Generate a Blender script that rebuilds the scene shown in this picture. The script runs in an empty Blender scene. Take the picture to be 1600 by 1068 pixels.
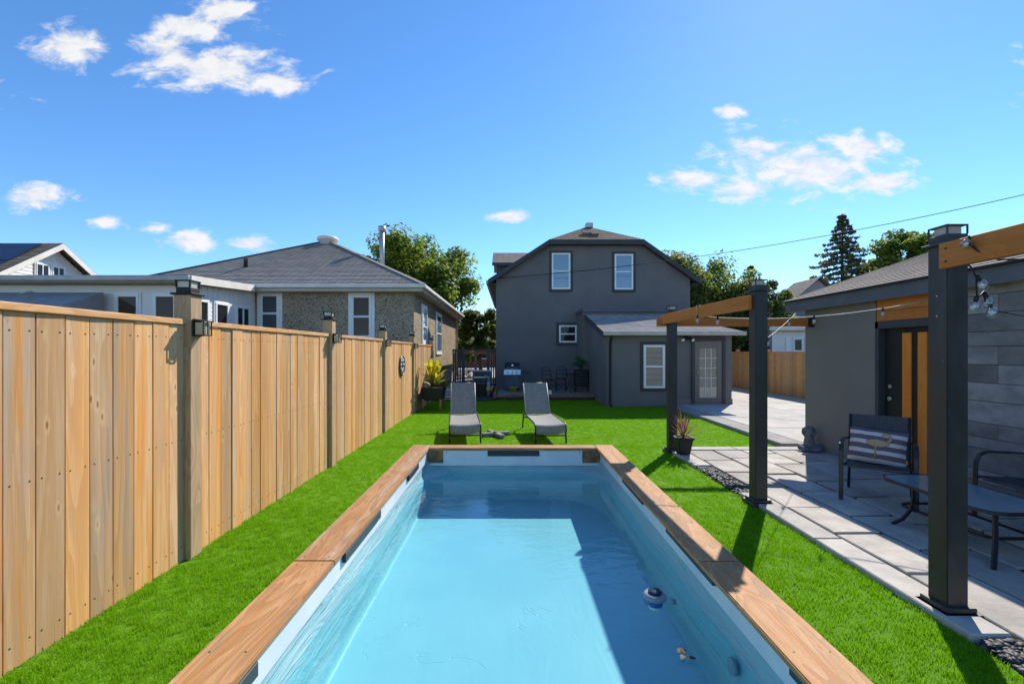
import bpy, bmesh, math, random
import numpy as np
from mathutils import Vector, Matrix
random.seed(7); rng = np.random.default_rng(11)
C = bpy.context.scene.collection
S = bpy.context.scene
R = math.radians

# ------------------------------------------------------------------ camera, sky, sun, exposure
FPX, VX, VY, CH = 711.0, 796.0, 549.0, 1.7      # focal length and vanishing point measured on the 1600 px photograph, eye height
cd = bpy.data.cameras.new('camera'); cam = bpy.data.objects.new('camera', cd); C.objects.link(cam)
cam.location = (0, 0, CH); cam.rotation_euler = (R(90), 0, 0)
cd.sensor_width = 36; cd.lens = 16.0; cd.shift_x = 4/1600; cd.shift_y = 15/1600
cd.clip_start = .05; cd.clip_end = 1000
S.camera = cam
SUN_TO = Vector((.645, 1.0, 1.0)).normalized()
sd = bpy.data.lights.new('sun', 'SUN'); sd.energy = 4.05; sd.angle = R(.5); sd.color = (1, .93, .82)
so = bpy.data.objects.new('sun', sd); C.objects.link(so); so.rotation_euler = (-SUN_TO).to_track_quat('-Z', 'Y').to_euler()
so.location = (30, 40, 45)
S.view_settings.view_transform = 'Standard'; S.view_settings.look = 'None'
S.view_settings.exposure = .68; S.view_settings.gamma = 1
S.view_settings.use_curve_mapping = False
cy = S.cycles
cy.use_denoising = True; cy.max_bounces = 8; cy.diffuse_bounces = 4; cy.glossy_bounces = 4; cy.transmission_bounces = 6
cy.transparent_max_bounces = 24; cy.caustics_reflective = False; cy.caustics_refractive = False
cy.sample_clamp_indirect = 6

class NT:
    """short-hand for node trees"""
    def __init__(s, tree): s.t = tree; s.n = tree.nodes; s.l = tree.links
    def new(s, typ, **kw):
        n = s.n.new(typ)
        for k, v in kw.items(): setattr(n, k, v)
        return n
    def put(s, sock, v):
        if isinstance(v, bpy.types.NodeSocket): s.l.new(v, sock)
        elif v is not None:
            if isinstance(v, (tuple, list)) and len(v) == 3 and sock.type == 'RGBA': v = (*v, 1)
            sock.default_value = v
    def math(s, op, a, b=None, c=None, clamp=False):
        n = s.new('ShaderNodeMath', operation=op, use_clamp=clamp)
        for i, v in enumerate((a, b, c)): s.put(n.inputs[i], v)
        return n.outputs[0]
    def vmath(s, op, a, b=None):
        n = s.new('ShaderNodeVectorMath', operation=op); s.put(n.inputs[0], a)
        if b is not None: s.put(n.inputs[1], b)
        return n.outputs['Value'] if op in ('LENGTH', 'DOT_PRODUCT') else n.outputs[0]
    def mix(s, f, a, b, mode='MIX'):
        n = s.new('ShaderNodeMix', data_type='RGBA', blend_type=mode)
        s.put(n.inputs[0], f); s.put(n.inputs[6], a); s.put(n.inputs[7], b); return n.outputs[2]
    def ramp(s, f, lo, hi, a=0.0, b=1.0):
        n = s.new('ShaderNodeMapRange', interpolation_type='SMOOTHSTEP'); s.put(n.inputs[0], f)
        for i, v in ((1, lo), (2, hi), (3, a), (4, b)): s.put(n.inputs[i], v)
        return n.outputs[0]
    def noise(s, vec, scale=5, detail=4, rough=.55, dist=0, out=0):
        n = s.new('ShaderNodeTexNoise'); s.put(n.inputs['Vector'], vec); s.put(n.inputs['Scale'], scale)
        n.inputs['Detail'].default_value = detail; n.inputs['Roughness'].default_value = rough; n.inputs['Distortion'].default_value = dist
        return n.outputs[out]
    def xyz(s, x, y, z):
        n = s.new('ShaderNodeCombineXYZ')
        for i, v in enumerate((x, y, z)): s.put(n.inputs[i], v)
        return n.outputs[0]

W = bpy.data.worlds.new('World'); S.world = W; W.use_nodes = True
w = NT(W.node_tree); w.n.clear()
sky = w.new('ShaderNodeTexSky', sky_type='NISHITA'); sky.sun_disc = False
sky.sun_elevation = math.asin(SUN_TO.z); sky.sun_rotation = math.atan2(SUN_TO.x, SUN_TO.y)
sky.altitude = 100; sky.air_density = .85; sky.dust_density = .05; sky.ozone_density = 5.0
tc = w.new('ShaderNodeTexCoord'); sp = w.new('ShaderNodeSeparateXYZ'); w.l.new(tc.outputs['Generated'], sp.inputs[0])
X_, Y_, Z_ = sp.outputs
yc = w.math('MAXIMUM', w.math('ABSOLUTE', Y_), .08)       # clouds laid out by direction, and the same sparse cover behind
gx = w.math('DIVIDE', X_, yc); gz = w.math('DIVIDE', Z_, yc)
blobs = [(258, 78, 60, 36), (340, 108, 120, 34), (430, 125, 52, 24), (300, 45, 62, 26), (345, 18, 62, 22), (110, 70, 60, 34), (1180, 240, 70, 34), (1270, 262, 110, 44),
         (1345, 232, 52, 22), (1380, 284, 62, 17), (1080, 280, 50, 18), (1165, 298, 60, 20), (292, 378, 42, 16), (166, 348, 27, 9), (236, 357, 32, 9), (398, 380, 36, 11),
         (55, 308, 48, 20), (1142, 174, 24, 9), (797, 339, 30, 9), (-260, 150, 190, 60), (1900, 120, 220, 60), (1750, 330, 90, 24), (700, -250, 200, 60)]
m = None
for (u, v, a, b) in blobs:
    dx = w.math('MULTIPLY', w.math('SUBTRACT', gx, (u-VX)/FPX), FPX/a/1.1)
    dz = w.math('MULTIPLY', w.math('SUBTRACT', gz, (VY-v)/FPX), FPX/b/1.1)
    k = w.math('SUBTRACT', 1.0, w.math('SQRT', w.math('ADD', w.math('MULTIPLY', dx, dx), w.math('MULTIPLY', dz, dz))))
    m = k if m is None else w.math('MAXIMUM', m, k)
m = w.math('MAXIMUM', m, -1.0)
cv = w.xyz(gx, w.math('MULTIPLY', gz, 1.9), 0)
warp = w.noise(cv, 3.5, 3, .5, 0, 1); cv = w.vmath('ADD', cv, w.vmath('MULTIPLY', w.vmath('SUBTRACT', warp, (.5, .5, .5)), (.16, .10, 0)))
f1 = w.noise(cv, 13, 9, .62, .25); f2 = w.noise(cv, 4.5, 3, .5)
dens = w.math('ADD', m, w.math('MULTIPLY', w.math('SUBTRACT', f1, .465), 3.3))
dens = w.math('ADD', dens, w.math('MULTIPLY', w.math('SUBTRACT', f2, .5), .9))
cl = w.math('MULTIPLY', w.ramp(dens, -.05, .95), w.ramp(Z_, .01, .06))
hs = w.new('ShaderNodeHueSaturation'); hs.inputs['Saturation'].default_value = 1.14; hs.inputs['Hue'].default_value = .499; hs.inputs['Value'].default_value = 1.0
w.l.new(sky.outputs[0], hs.inputs['Color'])
ccol = w.mix(w.ramp(f1, .42, .62), (3.7, 3.75, 3.9), (4.3, 4.25, 4.2))
skc = w.mix(w.math('MULTIPLY', cl, .93), hs.outputs[0], ccol)
bg = w.new('ShaderNodeBackground'); bg.inputs[1].default_value = .142; w.l.new(skc, bg.inputs[0])
wo = w.new('ShaderNodeOutputWorld'); w.l.new(bg.outputs[0], wo.inputs[0])

# ------------------------------------------------------------------ materials
MATS = {}
def newmat(name):
    m = bpy.data.materials.new(name); m.use_nodes = True; t = NT(m.node_tree); t.n.clear()
    o = t.new('ShaderNodeOutputMaterial'); p = t.new('ShaderNodeBsdfPrincipled'); t.l.new(p.outputs[0], o.inputs[0])
    t.out = o; t.p = p; MATS[name] = m; return m, t
def objvec(t, scale=(1, 1, 1), rnd=True):
    co = t.new('ShaderNodeTexCoord').outputs['Object']
    if rnd:
        oi = t.new('ShaderNodeObjectInfo')
        co = t.vmath('ADD', co, t.vmath('SCALE', (37.0, 91.0, 53.0)) if False else t.vmath('MULTIPLY', t.xyz(oi.outputs['Random'], oi.outputs['Random'], oi.outputs['Random']), (37.0, 91.0, 53.0)))
    return t.vmath('MULTIPLY', co, scale)
def bump(t, h, dist, strength=1.0):
    b = t.new('ShaderNodeBump'); b.inputs['Strength'].default_value = strength; b.inputs['Distance'].default_value = dist
    t.put(b.inputs['Height'], h); t.l.new(b.outputs[0], t.p.inputs['Normal']); return b
def mat(name, c1, c2=None, rough=.6, scale=6, detail=5, stretch=(1, 1, 1), bmp=0, bscale=40, rnd=0, spec=.35, metal=0, dirt=0):
    m, t = newmat(name); p = t.p
    v = objvec(t, stretch)
    c2 = c2 or tuple(x*.78 for x in c1)
    n = t.noise(v, scale, detail, .6)
    col = t.mix(t.ramp(n, .33, .67), c2, c1)
    if dirt:
        d = t.noise(v, scale*.35, 7, .7)
        col = t.mix(t.math('MULTIPLY', t.ramp(d, .5, .72), dirt), col, tuple(x*.5 for x in c1))
    if rnd:
        oi = t.new('ShaderNodeObjectInfo')
        h = t.new('ShaderNodeHueSaturation'); t.put(h.inputs['Color'], col)
        t.put(h.inputs['Value'], t.ramp(oi.outputs['Random'], 0, 1, 1-rnd, 1+rnd)); col = h.outputs[0]
    t.put(p.inputs['Base Color'], col)
    p.inputs['Roughness'].default_value = rough; p.inputs['Specular IOR Level'].default_value = spec; p.inputs['Metallic'].default_value = metal
    if bmp: bump(t, t.noise(v, bscale, 5, .65), bmp)
    return m

def wood(name, cols, axis=2, rings=9.0, gs=6.0, long=.22, rough=.62, rnd=.16, knots=True, bmp=.0012, grey=.35, contrast=.45, weather=0):
    """board timber: contour-line grain along one axis, knots, streaks, tone by board"""
    m, t = newmat(name); p = t.p
    sc = [1, 1, 1]; sc[axis] = long
    v = objvec(t, tuple(sc))
    oi = t.new('ShaderNodeObjectInfo'); rd = oi.outputs['Random']
    g0 = t.noise(v, gs, 2, .45, .4)
    g = t.math('FRACT', t.math('MULTIPLY', g0, rings))
    g = t.ramp(g, 0, 1)                                   # saw-like early/late wood
    fs = [26, 26, 26]; fs[axis] = .9
    fine = t.noise(objvec(t, tuple(fs)), 5, 4, .6)
    ss = [7, 7, 7]; ss[axis] = .35
    streak = t.noise(objvec(t, tuple(ss)), 1.6, 3, .6)
    col = t.mix(t.ramp(rd, .2, .8), cols[0], cols[1])
    r2 = t.math('FRACT', t.math('MULTIPLY', rd, 7.31))
    col = t.mix(t.math('MULTIPLY', t.ramp(streak, .42, .62), t.ramp(r2, .0, 1, .25, .95)), col, cols[2])
    r3 = t.math('FRACT', t.math('MULTIPLY', rd, 13.7))
    st2 = t.noise(objvec(t, tuple(ss)), 1.1, 4, .65, 0)
    col = t.mix(t.math('MULTIPLY', t.ramp(st2, .46, .7), t.math('MULTIPLY', r3, grey*2)), col, cols[3])
    col = t.mix(t.math('MULTIPLY', g, contrast), col, tuple(x*.6 for x in cols[2]))
    col = t.mix(t.ramp(fine, .3, .75, 0, .35), col, tuple(x*.55 for x in cols[0]))
    if knots:
        ks = [13, 13, 13]; ks[axis] = 4.4
        vo = t.new('ShaderNodeTexVoronoi'); t.put(vo.inputs['Vector'], objvec(t, tuple(ks))); vo.inputs['Scale'].default_value = 1
        kd = t.ramp(vo.outputs['Distance'], .04, .14, 1, 0)
        halo = t.math('MULTIPLY', t.ramp(vo.outputs['Distance'], .09, .16), t.ramp(vo.outputs['Distance'], .16, .36, 1, 0))
        kc = t.new('ShaderNodeSeparateColor'); t.l.new(vo.outputs['Color'], kc.inputs[0]); kd = t.math('MULTIPLY', kd, t.ramp(kc.outputs[0], .5, .75))
        col = t.mix(t.math('MULTIPLY', halo, t.ramp(kc.outputs[0], .5, .75, 0, .26)), col, tuple(min(.85, x*1.35) for x in cols[1]))
        col = t.mix(t.math('MULTIPLY', kd, .75), col, tuple(x*.3 for x in cols[2]))
    if weather:      # water marks and greyed patches
        ws = [3, 3, 3]; ws[axis] = .9; wn = t.noise(objvec(t, tuple(ws)), 1.5, 7, .68, .6)
        col = t.mix(t.math('MULTIPLY', t.ramp(wn, .52, .64), weather), col, tuple(x*.38 for x in cols[3]))
        col = t.mix(t.math('MULTIPLY', t.ramp(wn, .30, .42, 1, 0), weather*.7), col, tuple(min(.8, x*1.3) for x in cols[3]))
    h = t.new('ShaderNodeHueSaturation'); t.put(h.inputs['Color'], col); t.put(h.inputs['Value'], t.ramp(t.math('FRACT', t.math('MULTIPLY', rd, 3.77)), 0, 1, 1-rnd, 1+rnd))
    t.put(p.inputs['Base Color'], h.outputs[0]); p.inputs['Roughness'].default_value = rough; p.inputs['Specular IOR Level'].default_value = .25
    bump(t, t.math('ADD', t.math('MULTIPLY', g, .5), fine), bmp)
    return m

def uvroof(name, c1, c2, w_=.30, h_=.15, rough=.9, mort=.007):
    m, t = newmat(name)
    uv = t.new('ShaderNodeUVMap').outputs[0]
    br = t.new('ShaderNodeTexBrick'); t.put(br.inputs['Vector'], uv); br.inputs['Scale'].default_value = 1
    br.offset = .37; br.offset_frequency = 1; br.inputs['Brick Width'].default_value = w_; br.inputs['Row Height'].default_value = h_
    br.inputs['Mortar Size'].default_value = mort; br.inputs['Color1'].default_value = (*c1, 1); br.inputs['Color2'].default_value = (*c2, 1)
    br.inputs['Mortar'].default_value = (*[x*.45 for x in c2], 1); br.inputs['Bias'].default_value = -.1
    v = objvec(t, (1, 1, 1), False)
    gr = t.noise(v, 160, 2, .7); big = t.noise(v, .7, 5, .6)
    col = t.mix(t.ramp(gr, .3, .7, 0, .4), br.outputs[0], tuple(x*1.5 for x in c1))
    col = t.mix(t.ramp(big, .4, .75, 0, .35), col, tuple(x*.7 for x in c1))
    t.put(t.p.inputs['Base Color'], col); t.p.inputs['Roughness'].default_value = rough; t.p.inputs['Specular IOR Level'].default_value = .15
    bump(t, gr, .004)
    return m

def foliage(name, c1, c2, c3, trans=.3, nscale=.7):
    m, t = newmat(name)
    gi = t.new('ShaderNodeNewGeometry'); r = gi.outputs['Random Per Island']
    v = objvec(t, (1, 1, 1), False)
    n = t.noise(v, nscale, 3, .5)
    col = t.mix(t.ramp(r, .1, .9), c1, c2)
    col = t.mix(t.ramp(n, .5, .68, 0, .8), col, c3)
    t.put(t.p.inputs['Base Color'], col); t.p.inputs['Roughness'].default_value = .55; t.p.inputs['Specular IOR Level'].default_value = .25
    tr = t.new('ShaderNodeBsdfTranslucent'); t.put(tr.inputs[0], t.mix(.5, col, c2))
    ms = t.new('ShaderNodeMixShader'); ms.inputs[0].default_value = trans
    t.l.new(t.p.outputs[0], ms.inputs[1]); t.l.new(tr.outputs[0], ms.inputs[2]); t.l.new(ms.outputs[0], t.out.inputs[0])
    return m

mat('soil', (.10, .085, .06), (.06, .05, .035), .95, 3)
mat('turf_base', (.14, .33, .007), (.11, .27, .006), .85, 60, bmp=.012, bscale=160, spec=.15)
mat('concrete', (.52, .49, .44), (.42, .40, .36), .85, 2.2, 8, bmp=.002, bscale=60, rnd=.06, dirt=.35, spec=.2)
mat('kerb_concrete', (.34, .325, .30), (.26, .25, .235), .88, 4, 8, bmp=.003, bscale=50, rnd=.06, dirt=.4, spec=.2)
mat('flagstone', (.50, .455, .395), (.35, .325, .29), .82, 3.0, 8, bmp=.008, bscale=14, rnd=.16, dirt=.35, spec=.25)
mat('border_concrete', (.54, .50, .44), (.42, .395, .355), .88, 5, 8, bmp=.003, bscale=50, rnd=.06, dirt=.35, spec=.2)
mat('moss_joint', (.040, .048, .014), (.045, .036, .022), .95, 11, bmp=.01, bscale=80)
mat('pebble', (.10, .10, .105), (.045, .045, .05), .6, 12, rnd=.2)
mat('stucco_dark', (.185, .175, .172), (.158, .150, .149), .85, .9, 9, bmp=.006, bscale=90, spec=.25, dirt=.12)
mat('stucco_garage', (.225, .198, .175), (.198, .175, .156), .85, .9, 9, bmp=.006, bscale=90, spec=.25, dirt=.12)
mat('trim_dark', (.060, .060, .066), (.050, .050, .056), .6, 3, rnd=.06)
mat('fascia_dark', (.12, .122, .135), (.10, .102, .114), .5, 3, rnd=.06)
mat('black_metal', (.020, .021, .024), (.014, .015, .018), .42, 8, spec=.5)
mat('post_black', (.046, .042, .038), (.034, .032, .030), .42, 2.5, 6, bmp=.0006, bscale=60, spec=.45, dirt=.2)
mat('white_vinyl', (.87, .86, .84), (.80, .79, .77), .45, 3)
mat('white_siding', (.85, .81, .75), (.78, .745, .69), .5, 1.5)
mat('white_gutter', (.82, .76, .67), (.70, .65, .57), .4, 2, dirt=.2)
mat('gutter_grey', (.55, .50, .44), (.43, .395, .35), .5, 2, dirt=.4)
mat('soffit', (.58, .51, .42), (.50, .45, .37), .7, 2)
mat('awning_grey', (.34, .31, .31), (.29, .265, .265), .8, 4)
mat('foundation', (.48, .44, .38), (.30, .27, .24), .9, 9, bmp=.01, bscale=12)
mat('brick_red', (.30, .10, .06), (.22, .07, .05), .9, 6)
mat('slate', (.27, .255, .25), (.165, .158, .156), .62, 3.2, 9, stretch=(1, 1, 1.6), bmp=.010, bscale=9, rnd=.28, dirt=.25, spec=.4)
mat('pool_white', (.72, .76, .78), (.62, .68, .72), .45, 3, dirt=.12)
mat('bracket_black', (.030, .040, .050), None, .5)
mat('knotty_brown', (.34, .19, .085), (.14, .075, .035), .7, 9, 5)
mat('fabric_dark', (.035, .037, .045), (.028, .029, .036), .8, 40)
mat('stone_grey', (.20, .205, .215), (.10, .105, .115), .8, 12, bmp=.004, bscale=70)
mat('base_grey', (.26, .255, .25), (.20, .20, .195), .8, 6)
mat('plastic_black', (.020, .020, .021), None, .55)
mat('plastic_white', (.72, .73, .74), None, .4)
mat('plastic_grey', (.30, .33, .38), (.25, .28, .33), .4)
mat('plastic_blue', (.03, .12, .45), None, .35)
mat('navy', (.012, .03, .09), None, .4)
mat('yellow_plastic', (.65, .50, .04), None, .5)
mat('steel', (.62, .62, .62), (.5, .5, .5), .3, 3, metal=.8)
mat('galvanised', (.50, .51, .52), (.40, .41, .42), .45, 6, metal=.5)
mat('equip_blue', (.10, .13, .18), (.07, .09, .13), .5, 4)
mat('nail', (.05, .035, .025), None, .6)
mat('bark', (.10, .075, .055), (.05, .04, .03), .9, 5, stretch=(6, 6, 1), bmp=.02, bscale=8)
mat('pole_wood', (.13, .10, .075), (.09, .07, .05), .9, 4, stretch=(8, 8, 1))
mat('leg_oak', (.45, .24, .10), (.33, .17, .07), .6, 4, stretch=(8, 8, 1))
mat('gate_orange', (.42, .14, .05), (.32, .10, .04), .6, 4)
mat('socket', (.015, .015, .015), None, .5)
mat('ornament', (.22, .21, .19), (.06, .055, .05), .5, 20, metal=.4)
mat('cable', (.02, .02, .022), None, .6)
mat('cord', (.50, .47, .40), None, .6)
mat('lamp_glass', (.55, .52, .38), (.42, .40, .28), .25, 5, spec=.5)
mat('solar', (.010, .014, .035), (.014, .018, .045), .25, 2, spec=.4)
mat('dead_leaf', (.12, .07, .02), (.05, .05, .02), .7, 30)
mat('tan_fabric', (.50, .36, .20), (.42, .30, .16), .8, 40)
def scuffs():
    m = MATS['post_black']; t = NT(m.node_tree); p = t.n['Principled BSDF']; src = p.inputs['Base Color'].links[0].from_socket
    v = objvec(t, (1, 1, 1)); vo = t.new('ShaderNodeTexVoronoi'); t.put(vo.inputs['Vector'], v); vo.inputs['Scale'].default_value = 13
    sc_ = t.new('ShaderNodeSeparateColor'); t.l.new(vo.outputs['Color'], sc_.inputs[0])
    f = t.math('MULTIPLY', t.ramp(vo.outputs['Distance'], .03, .07, 1, 0), t.ramp(sc_.outputs[0], .8, .85))
    dust = t.noise(t.vmath('MULTIPLY', v, (1, 1, .35)), 5, 6, .65)
    col = t.mix(t.ramp(dust, .45, .75, 0, .35), src, (.12, .11, .095)); t.put(p.inputs['Base Color'], t.mix(f, col, (.35, .34, .32)))
    t.put(p.inputs['Roughness'], t.ramp(dust, .3, .7, .32, .6))
scuffs()
uvroof('shingle_grey', (.46, .435, .40), (.19, .18, .17), w_=.24, mort=.014)
uvroof('shingle_slate', (.34, .33, .32), (.19, .188, .19))
uvroof('shingle_tan', (.36, .30, .25), (.25, .21, .175))
uvroof('shingle_brown', (.24, .19, .14), (.14, .11, .085))
FW = [(.72, .40, .165), (.67, .45, .255), (.71, .295, .06), (.47, .385, .29)]
wood('fence_wood', FW, 2, rings=7, gs=5, long=.07, contrast=.34, rnd=.17, grey=.8)
wood('fence_rail', FW, 1, rnd=.1)
wood('fence_post', [(.58, .385, .21), (.60, .42, .25), (.52, .31, .14), (.46, .38, .30)], 2, rnd=.08, grey=.6)
wood('fence_shaded', [(.80, .45, .18), (.74, .46, .22), (.76, .37, .11), (.56, .44, .30)], 2, rnd=.14)
CW = [(.56, .30, .125), (.51, .275, .12), (.50, .205, .06), (.50, .39, .27)]
wood('coping_wood_y', CW, 1, rings=11, gs=5.0, long=.16, rnd=.08, grey=.7, contrast=.55, bmp=.004, weather=.45)
wood('coping_wood_x', CW, 0, rings=11, gs=5.0, long=.16, rnd=.08, grey=.7, contrast=.55, bmp=.004, weather=.45)
BW = [(.60, .205, .042), (.58, .195, .042), (.52, .15, .026), (.52, .22, .065)]
wood('beam_wood_y', BW, 1, rnd=.05, grey=.15, contrast=.25, knots=False, bmp=.0006)
wood('beam_wood_x', BW, 0, rnd=.05, grey=.15, contrast=.25, knots=False, bmp=.0006)
wood('slat_wood', [(.88, .29, .04), (.86, .29, .045), (.82, .23, .025), (.80, .31, .06)], 2, rnd=.05, grey=.1, contrast=.2, knots=False, bmp=.0005)
wood('deck_wood', [(.32, .27, .235), (.34, .28, .25), (.27, .21, .18), (.34, .31, .29)], 0, rnd=.12)
wood('deck_trim', [(.40, .20, .12), (.40, .20, .12), (.2, .1, .06), (.3, .2, .15)], 0, rnd=.05)
foliage('leaf_maple', (0.12, 0.204, 0.024), (0.228, 0.3, 0.042), (0.36, 0.36, 0.06), .62)
foliage('leaf_dark', (0.075, 0.144, 0.0325), (0.138, 0.213, 0.045), (0.213, 0.25, 0.0625), .62)
foliage('leaf_olive', (0.12, 0.174, 0.036), (0.216, 0.258, 0.06), (0.324, 0.324, 0.072), .62)
foliage('needle', (.11, .14, .07), (.17, .19, .09), (.22, .22, .11), .42)
foliage('leaf_croton', (.55, .50, .03), (.75, .66, .05), (.30, .36, .04), .35, 5)
foliage('leaf_fig', (.02, .16, .06), (.04, .24, .09), (.02, .12, .05), .25, 5)
foliage('leaf_cordyline', (.30, .10, .09), (.42, .20, .17), (.10, .05, .045), .2, 9)
foliage('blade', (.14, .375, .006), (.22, .465, .008), (.26, .47, .018), .52, 1.3); MATS['blade'].node_tree.nodes['Principled BSDF'].inputs['Specular IOR Level'].default_value = .06
foliage('blade_dry', (.24, .32, .05), (.34, .38, .09), (.24, .34, .04), .3, .9)

def pebbledash():
    m, t = newmat('pebbledash'); v = objvec(t, (1, 1, 1), False)
    vo = t.new('ShaderNodeTexVoronoi'); t.put(vo.inputs['Vector'], v); vo.inputs['Scale'].default_value = 34
    vo2 = t.new('ShaderNodeTexVoronoi'); t.put(vo2.inputs['Vector'], v); vo2.inputs['Scale'].default_value = 19
    n = t.noise(v, 1.1, 6, .6)
    col = t.mix(t.ramp(n, .35, .65), (.44, .35, .24), (.37, .295, .20))
    hs = t.new('ShaderNodeSeparateColor'); t.l.new(vo.outputs['Color'], hs.inputs[0])
    col = t.mix(t.ramp(hs.outputs[0], .72, .78, 0, .75), col, (.07, .055, .04))
    hs2 = t.new('ShaderNodeSeparateColor'); t.l.new(vo2.outputs['Color'], hs2.inputs[0])
    col = t.mix(t.ramp(hs2.outputs[1], .8, .85, 0, .55), col, (.50, .44, .36))
    t.put(t.p.inputs['Base Color'], col); t.p.inputs['Roughness'].default_value = .95; t.p.inputs['Specular IOR Level'].default_value = .1
    bump(t, vo.outputs['Distance'], .012)
pebbledash()

def liner():
    m, t = newmat('pool_liner'); v = objvec(t, (1, 1, 1), False)
    n = t.noise(v, 1.2, 5, .6)
    col = t.mix(t.ramp(n, .35, .7), (.285, .50, .55), (.32, .535, .58))
    fold = t.noise(t.vmath('MULTIPLY', v, (2.2, .7, 5.0)), 1.7, 4, .55, 1.2)
    t.put(t.p.inputs['Base Color'], col); t.p.inputs['Roughness'].default_value = .42; t.p.inputs['Specular IOR Level'].default_value = .3
    sz = t.new('ShaderNodeSeparateXYZ'); t.l.new(v, sz.inputs[0])      # folds hang on the walls, the floor lies flat
    # creases in the vinyl
    cr = t.noise(t.vmath('MULTIPLY', v, (1, 1, 1)), 1.1, 5, .55, .8)
    ln = t.math('ABSOLUTE', t.math('SUBTRACT', cr, .5))
    crease = t.math('MAXIMUM', t.ramp(ln, 0, .005, 0, 1), t.ramp(t.noise(v, .9, 3, .5), .55, .60, 1, 0))
    bump(t, t.math('ADD', t.math('MULTIPLY', fold, t.ramp(sz.outputs[2], -.5, -.3, .10, 1.0)), t.math('MULTIPLY', crease, .07)), .032)
liner()

def glass(name, tint=(1, 1, 1), refl=(1, 1, 1), f0=.06, f1=.85, rough=.02, absorb=None):
    m, t = newmat(name)
    tr = t.new('ShaderNodeBsdfTransparent'); t.put(tr.inputs[0], tint)
    gl = t.new('ShaderNodeBsdfGlossy'); t.put(gl.inputs[0], refl); gl.inputs['Roughness'].default_value = rough
    lw = t.new('ShaderNodeLayerWeight'); lw.inputs[0].default_value = .5
    f = t.math('POWER', lw.outputs['Facing'], 4.0)
    f = t.math('ADD', t.math('MULTIPLY', f, f1-f0), f0)
    ms = t.new('ShaderNodeMixShader'); t.put(ms.inputs[0], f); t.l.new(tr.outputs[0], ms.inputs[1]); t.l.new(gl.outputs[0], ms.inputs[2])
    t.l.new(ms.outputs[0], t.out.inputs[0]); t.gl = gl
    return m, t
glass('pane_clear', (.80, .86, .88), f0=.10)
glass('bulb_glass', (.86, .87, .88), f0=.16, rough=.05)
mat('glass_table', (.23, .31, .33), (.20, .28, .30), .12, 2, spec=.8)
def pane(name, col, lvl=.8, ior=1.7):
    m, t = newmat(name); t.put(t.p.inputs['Base Color'], col); t.p.inputs['Roughness'].default_value = .04
    t.p.inputs['Specular IOR Level'].default_value = lvl; t.p.inputs['IOR'].default_value = ior
    v = objvec(t); bump(t, t.noise(v, 1.5, 2), .004)
pane('pane_dark', (.022, .024, .026), .5, 1.3); pane('pane_sky', (.14, .22, .29), .8, 1.8); pane('pane_brown', (.085, .055, .038), .5, 1.25); pane('pane_curtain', (.085, .10, .105), .5, 1.3)  # pane_sky: reflected sky is put into the blue base colour

def water():
    m, t = newmat('water')
    tr = t.new('ShaderNodeBsdfTransparent'); t.put(tr.inputs[0], (.72, .955, .99))
    gl = t.new('ShaderNodeBsdfGlossy'); t.put(gl.inputs[0], (1, 1, 1)); gl.inputs['Roughness'].default_value = .015
    lw = t.new('ShaderNodeLayerWeight'); lw.inputs[0].default_value = .5
    frs = t.math('ADD', t.math('MULTIPLY', t.math('POWER', lw.outputs['Facing'], 5.0), .98), .02)     # Schlick, the same from above and below
    v = objvec(t, (1, 1, 1), False)
    n = t.noise(t.vmath('MULTIPLY', v, (1.0, 2.4, 1)), 3.2, 3, .5, .5)
    n2 = t.noise(t.vmath('MULTIPLY', v, (1.0, 3.4, 1)), 9, 2, .5)
    b = t.new('ShaderNodeBump'); b.inputs['Strength'].default_value = 1; b.inputs['Distance'].default_value = .0045
    t.put(b.inputs['Height'], t.math('ADD', n, t.math('MULTIPLY', n2, .16)))
    t.l.new(b.outputs[0], gl.inputs['Normal']); t.l.new(b.outputs[0], lw.inputs['Normal'])
    ms = t.new('ShaderNodeMixShader'); t.l.new(frs, ms.inputs[0]); t.l.new(tr.outputs[0], ms.inputs[1]); t.l.new(gl.outputs[0], ms.inputs[2])
    t.l.new(ms.outputs[0], t.out.inputs[0])
water()

def sling(name, c1, c2):
    m, t = newmat(name); v = objvec(t, (1, 1, 1), False)
    n = t.noise(t.vmath('MULTIPLY', v, (90, 6, 6)), 1, 3, .6); n2 = t.noise(t.vmath('MULTIPLY', v, (3, 160, 160)), 1, 2, .6)
    t.put(t.p.inputs['Base Color'], t.mix(t.ramp(t.math('ADD', n, n2), .75, 1.25), c2, c1)); t.p.inputs['Roughness'].default_value = .7
    tr = t.new('ShaderNodeBsdfTranslucent'); t.put(tr.inputs[0], c2)
    ms = t.new('ShaderNodeMixShader'); ms.inputs[0].default_value = .12; t.l.new(t.p.outputs[0], ms.inputs[1]); t.l.new(tr.outputs[0], ms.inputs[2]); t.l.new(ms.outputs[0], t.out.inputs[0])
sling('sling_grey', (.36, .335, .30), (.21, .20, .185)); sling('sling_dark', (.085, .082, .092), (.05, .05, .058))

def stripes():
    m, t = newmat('cushion_stripe'); v = objvec(t, (1, 1, 1), False)
    s = t.new('ShaderNodeSeparateXYZ'); t.l.new(v, s.inputs[0])
    n = t.noise(v, 4, 2)
    z = t.math('ADD', t.math('MULTIPLY', s.outputs[2], 10.2), t.math('MULTIPLY', n, .35))
    f = t.ramp(t.math('ABSOLUTE', t.math('SUBTRACT', t.math('FRACT', z), .5)), .20, .24)
    t.put(t.p.inputs['Base Color'], t.mix(f, (.60, .55, .55), (.15, .105, .12))); t.p.inputs['Roughness'].default_value = .85
stripes()

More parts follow.
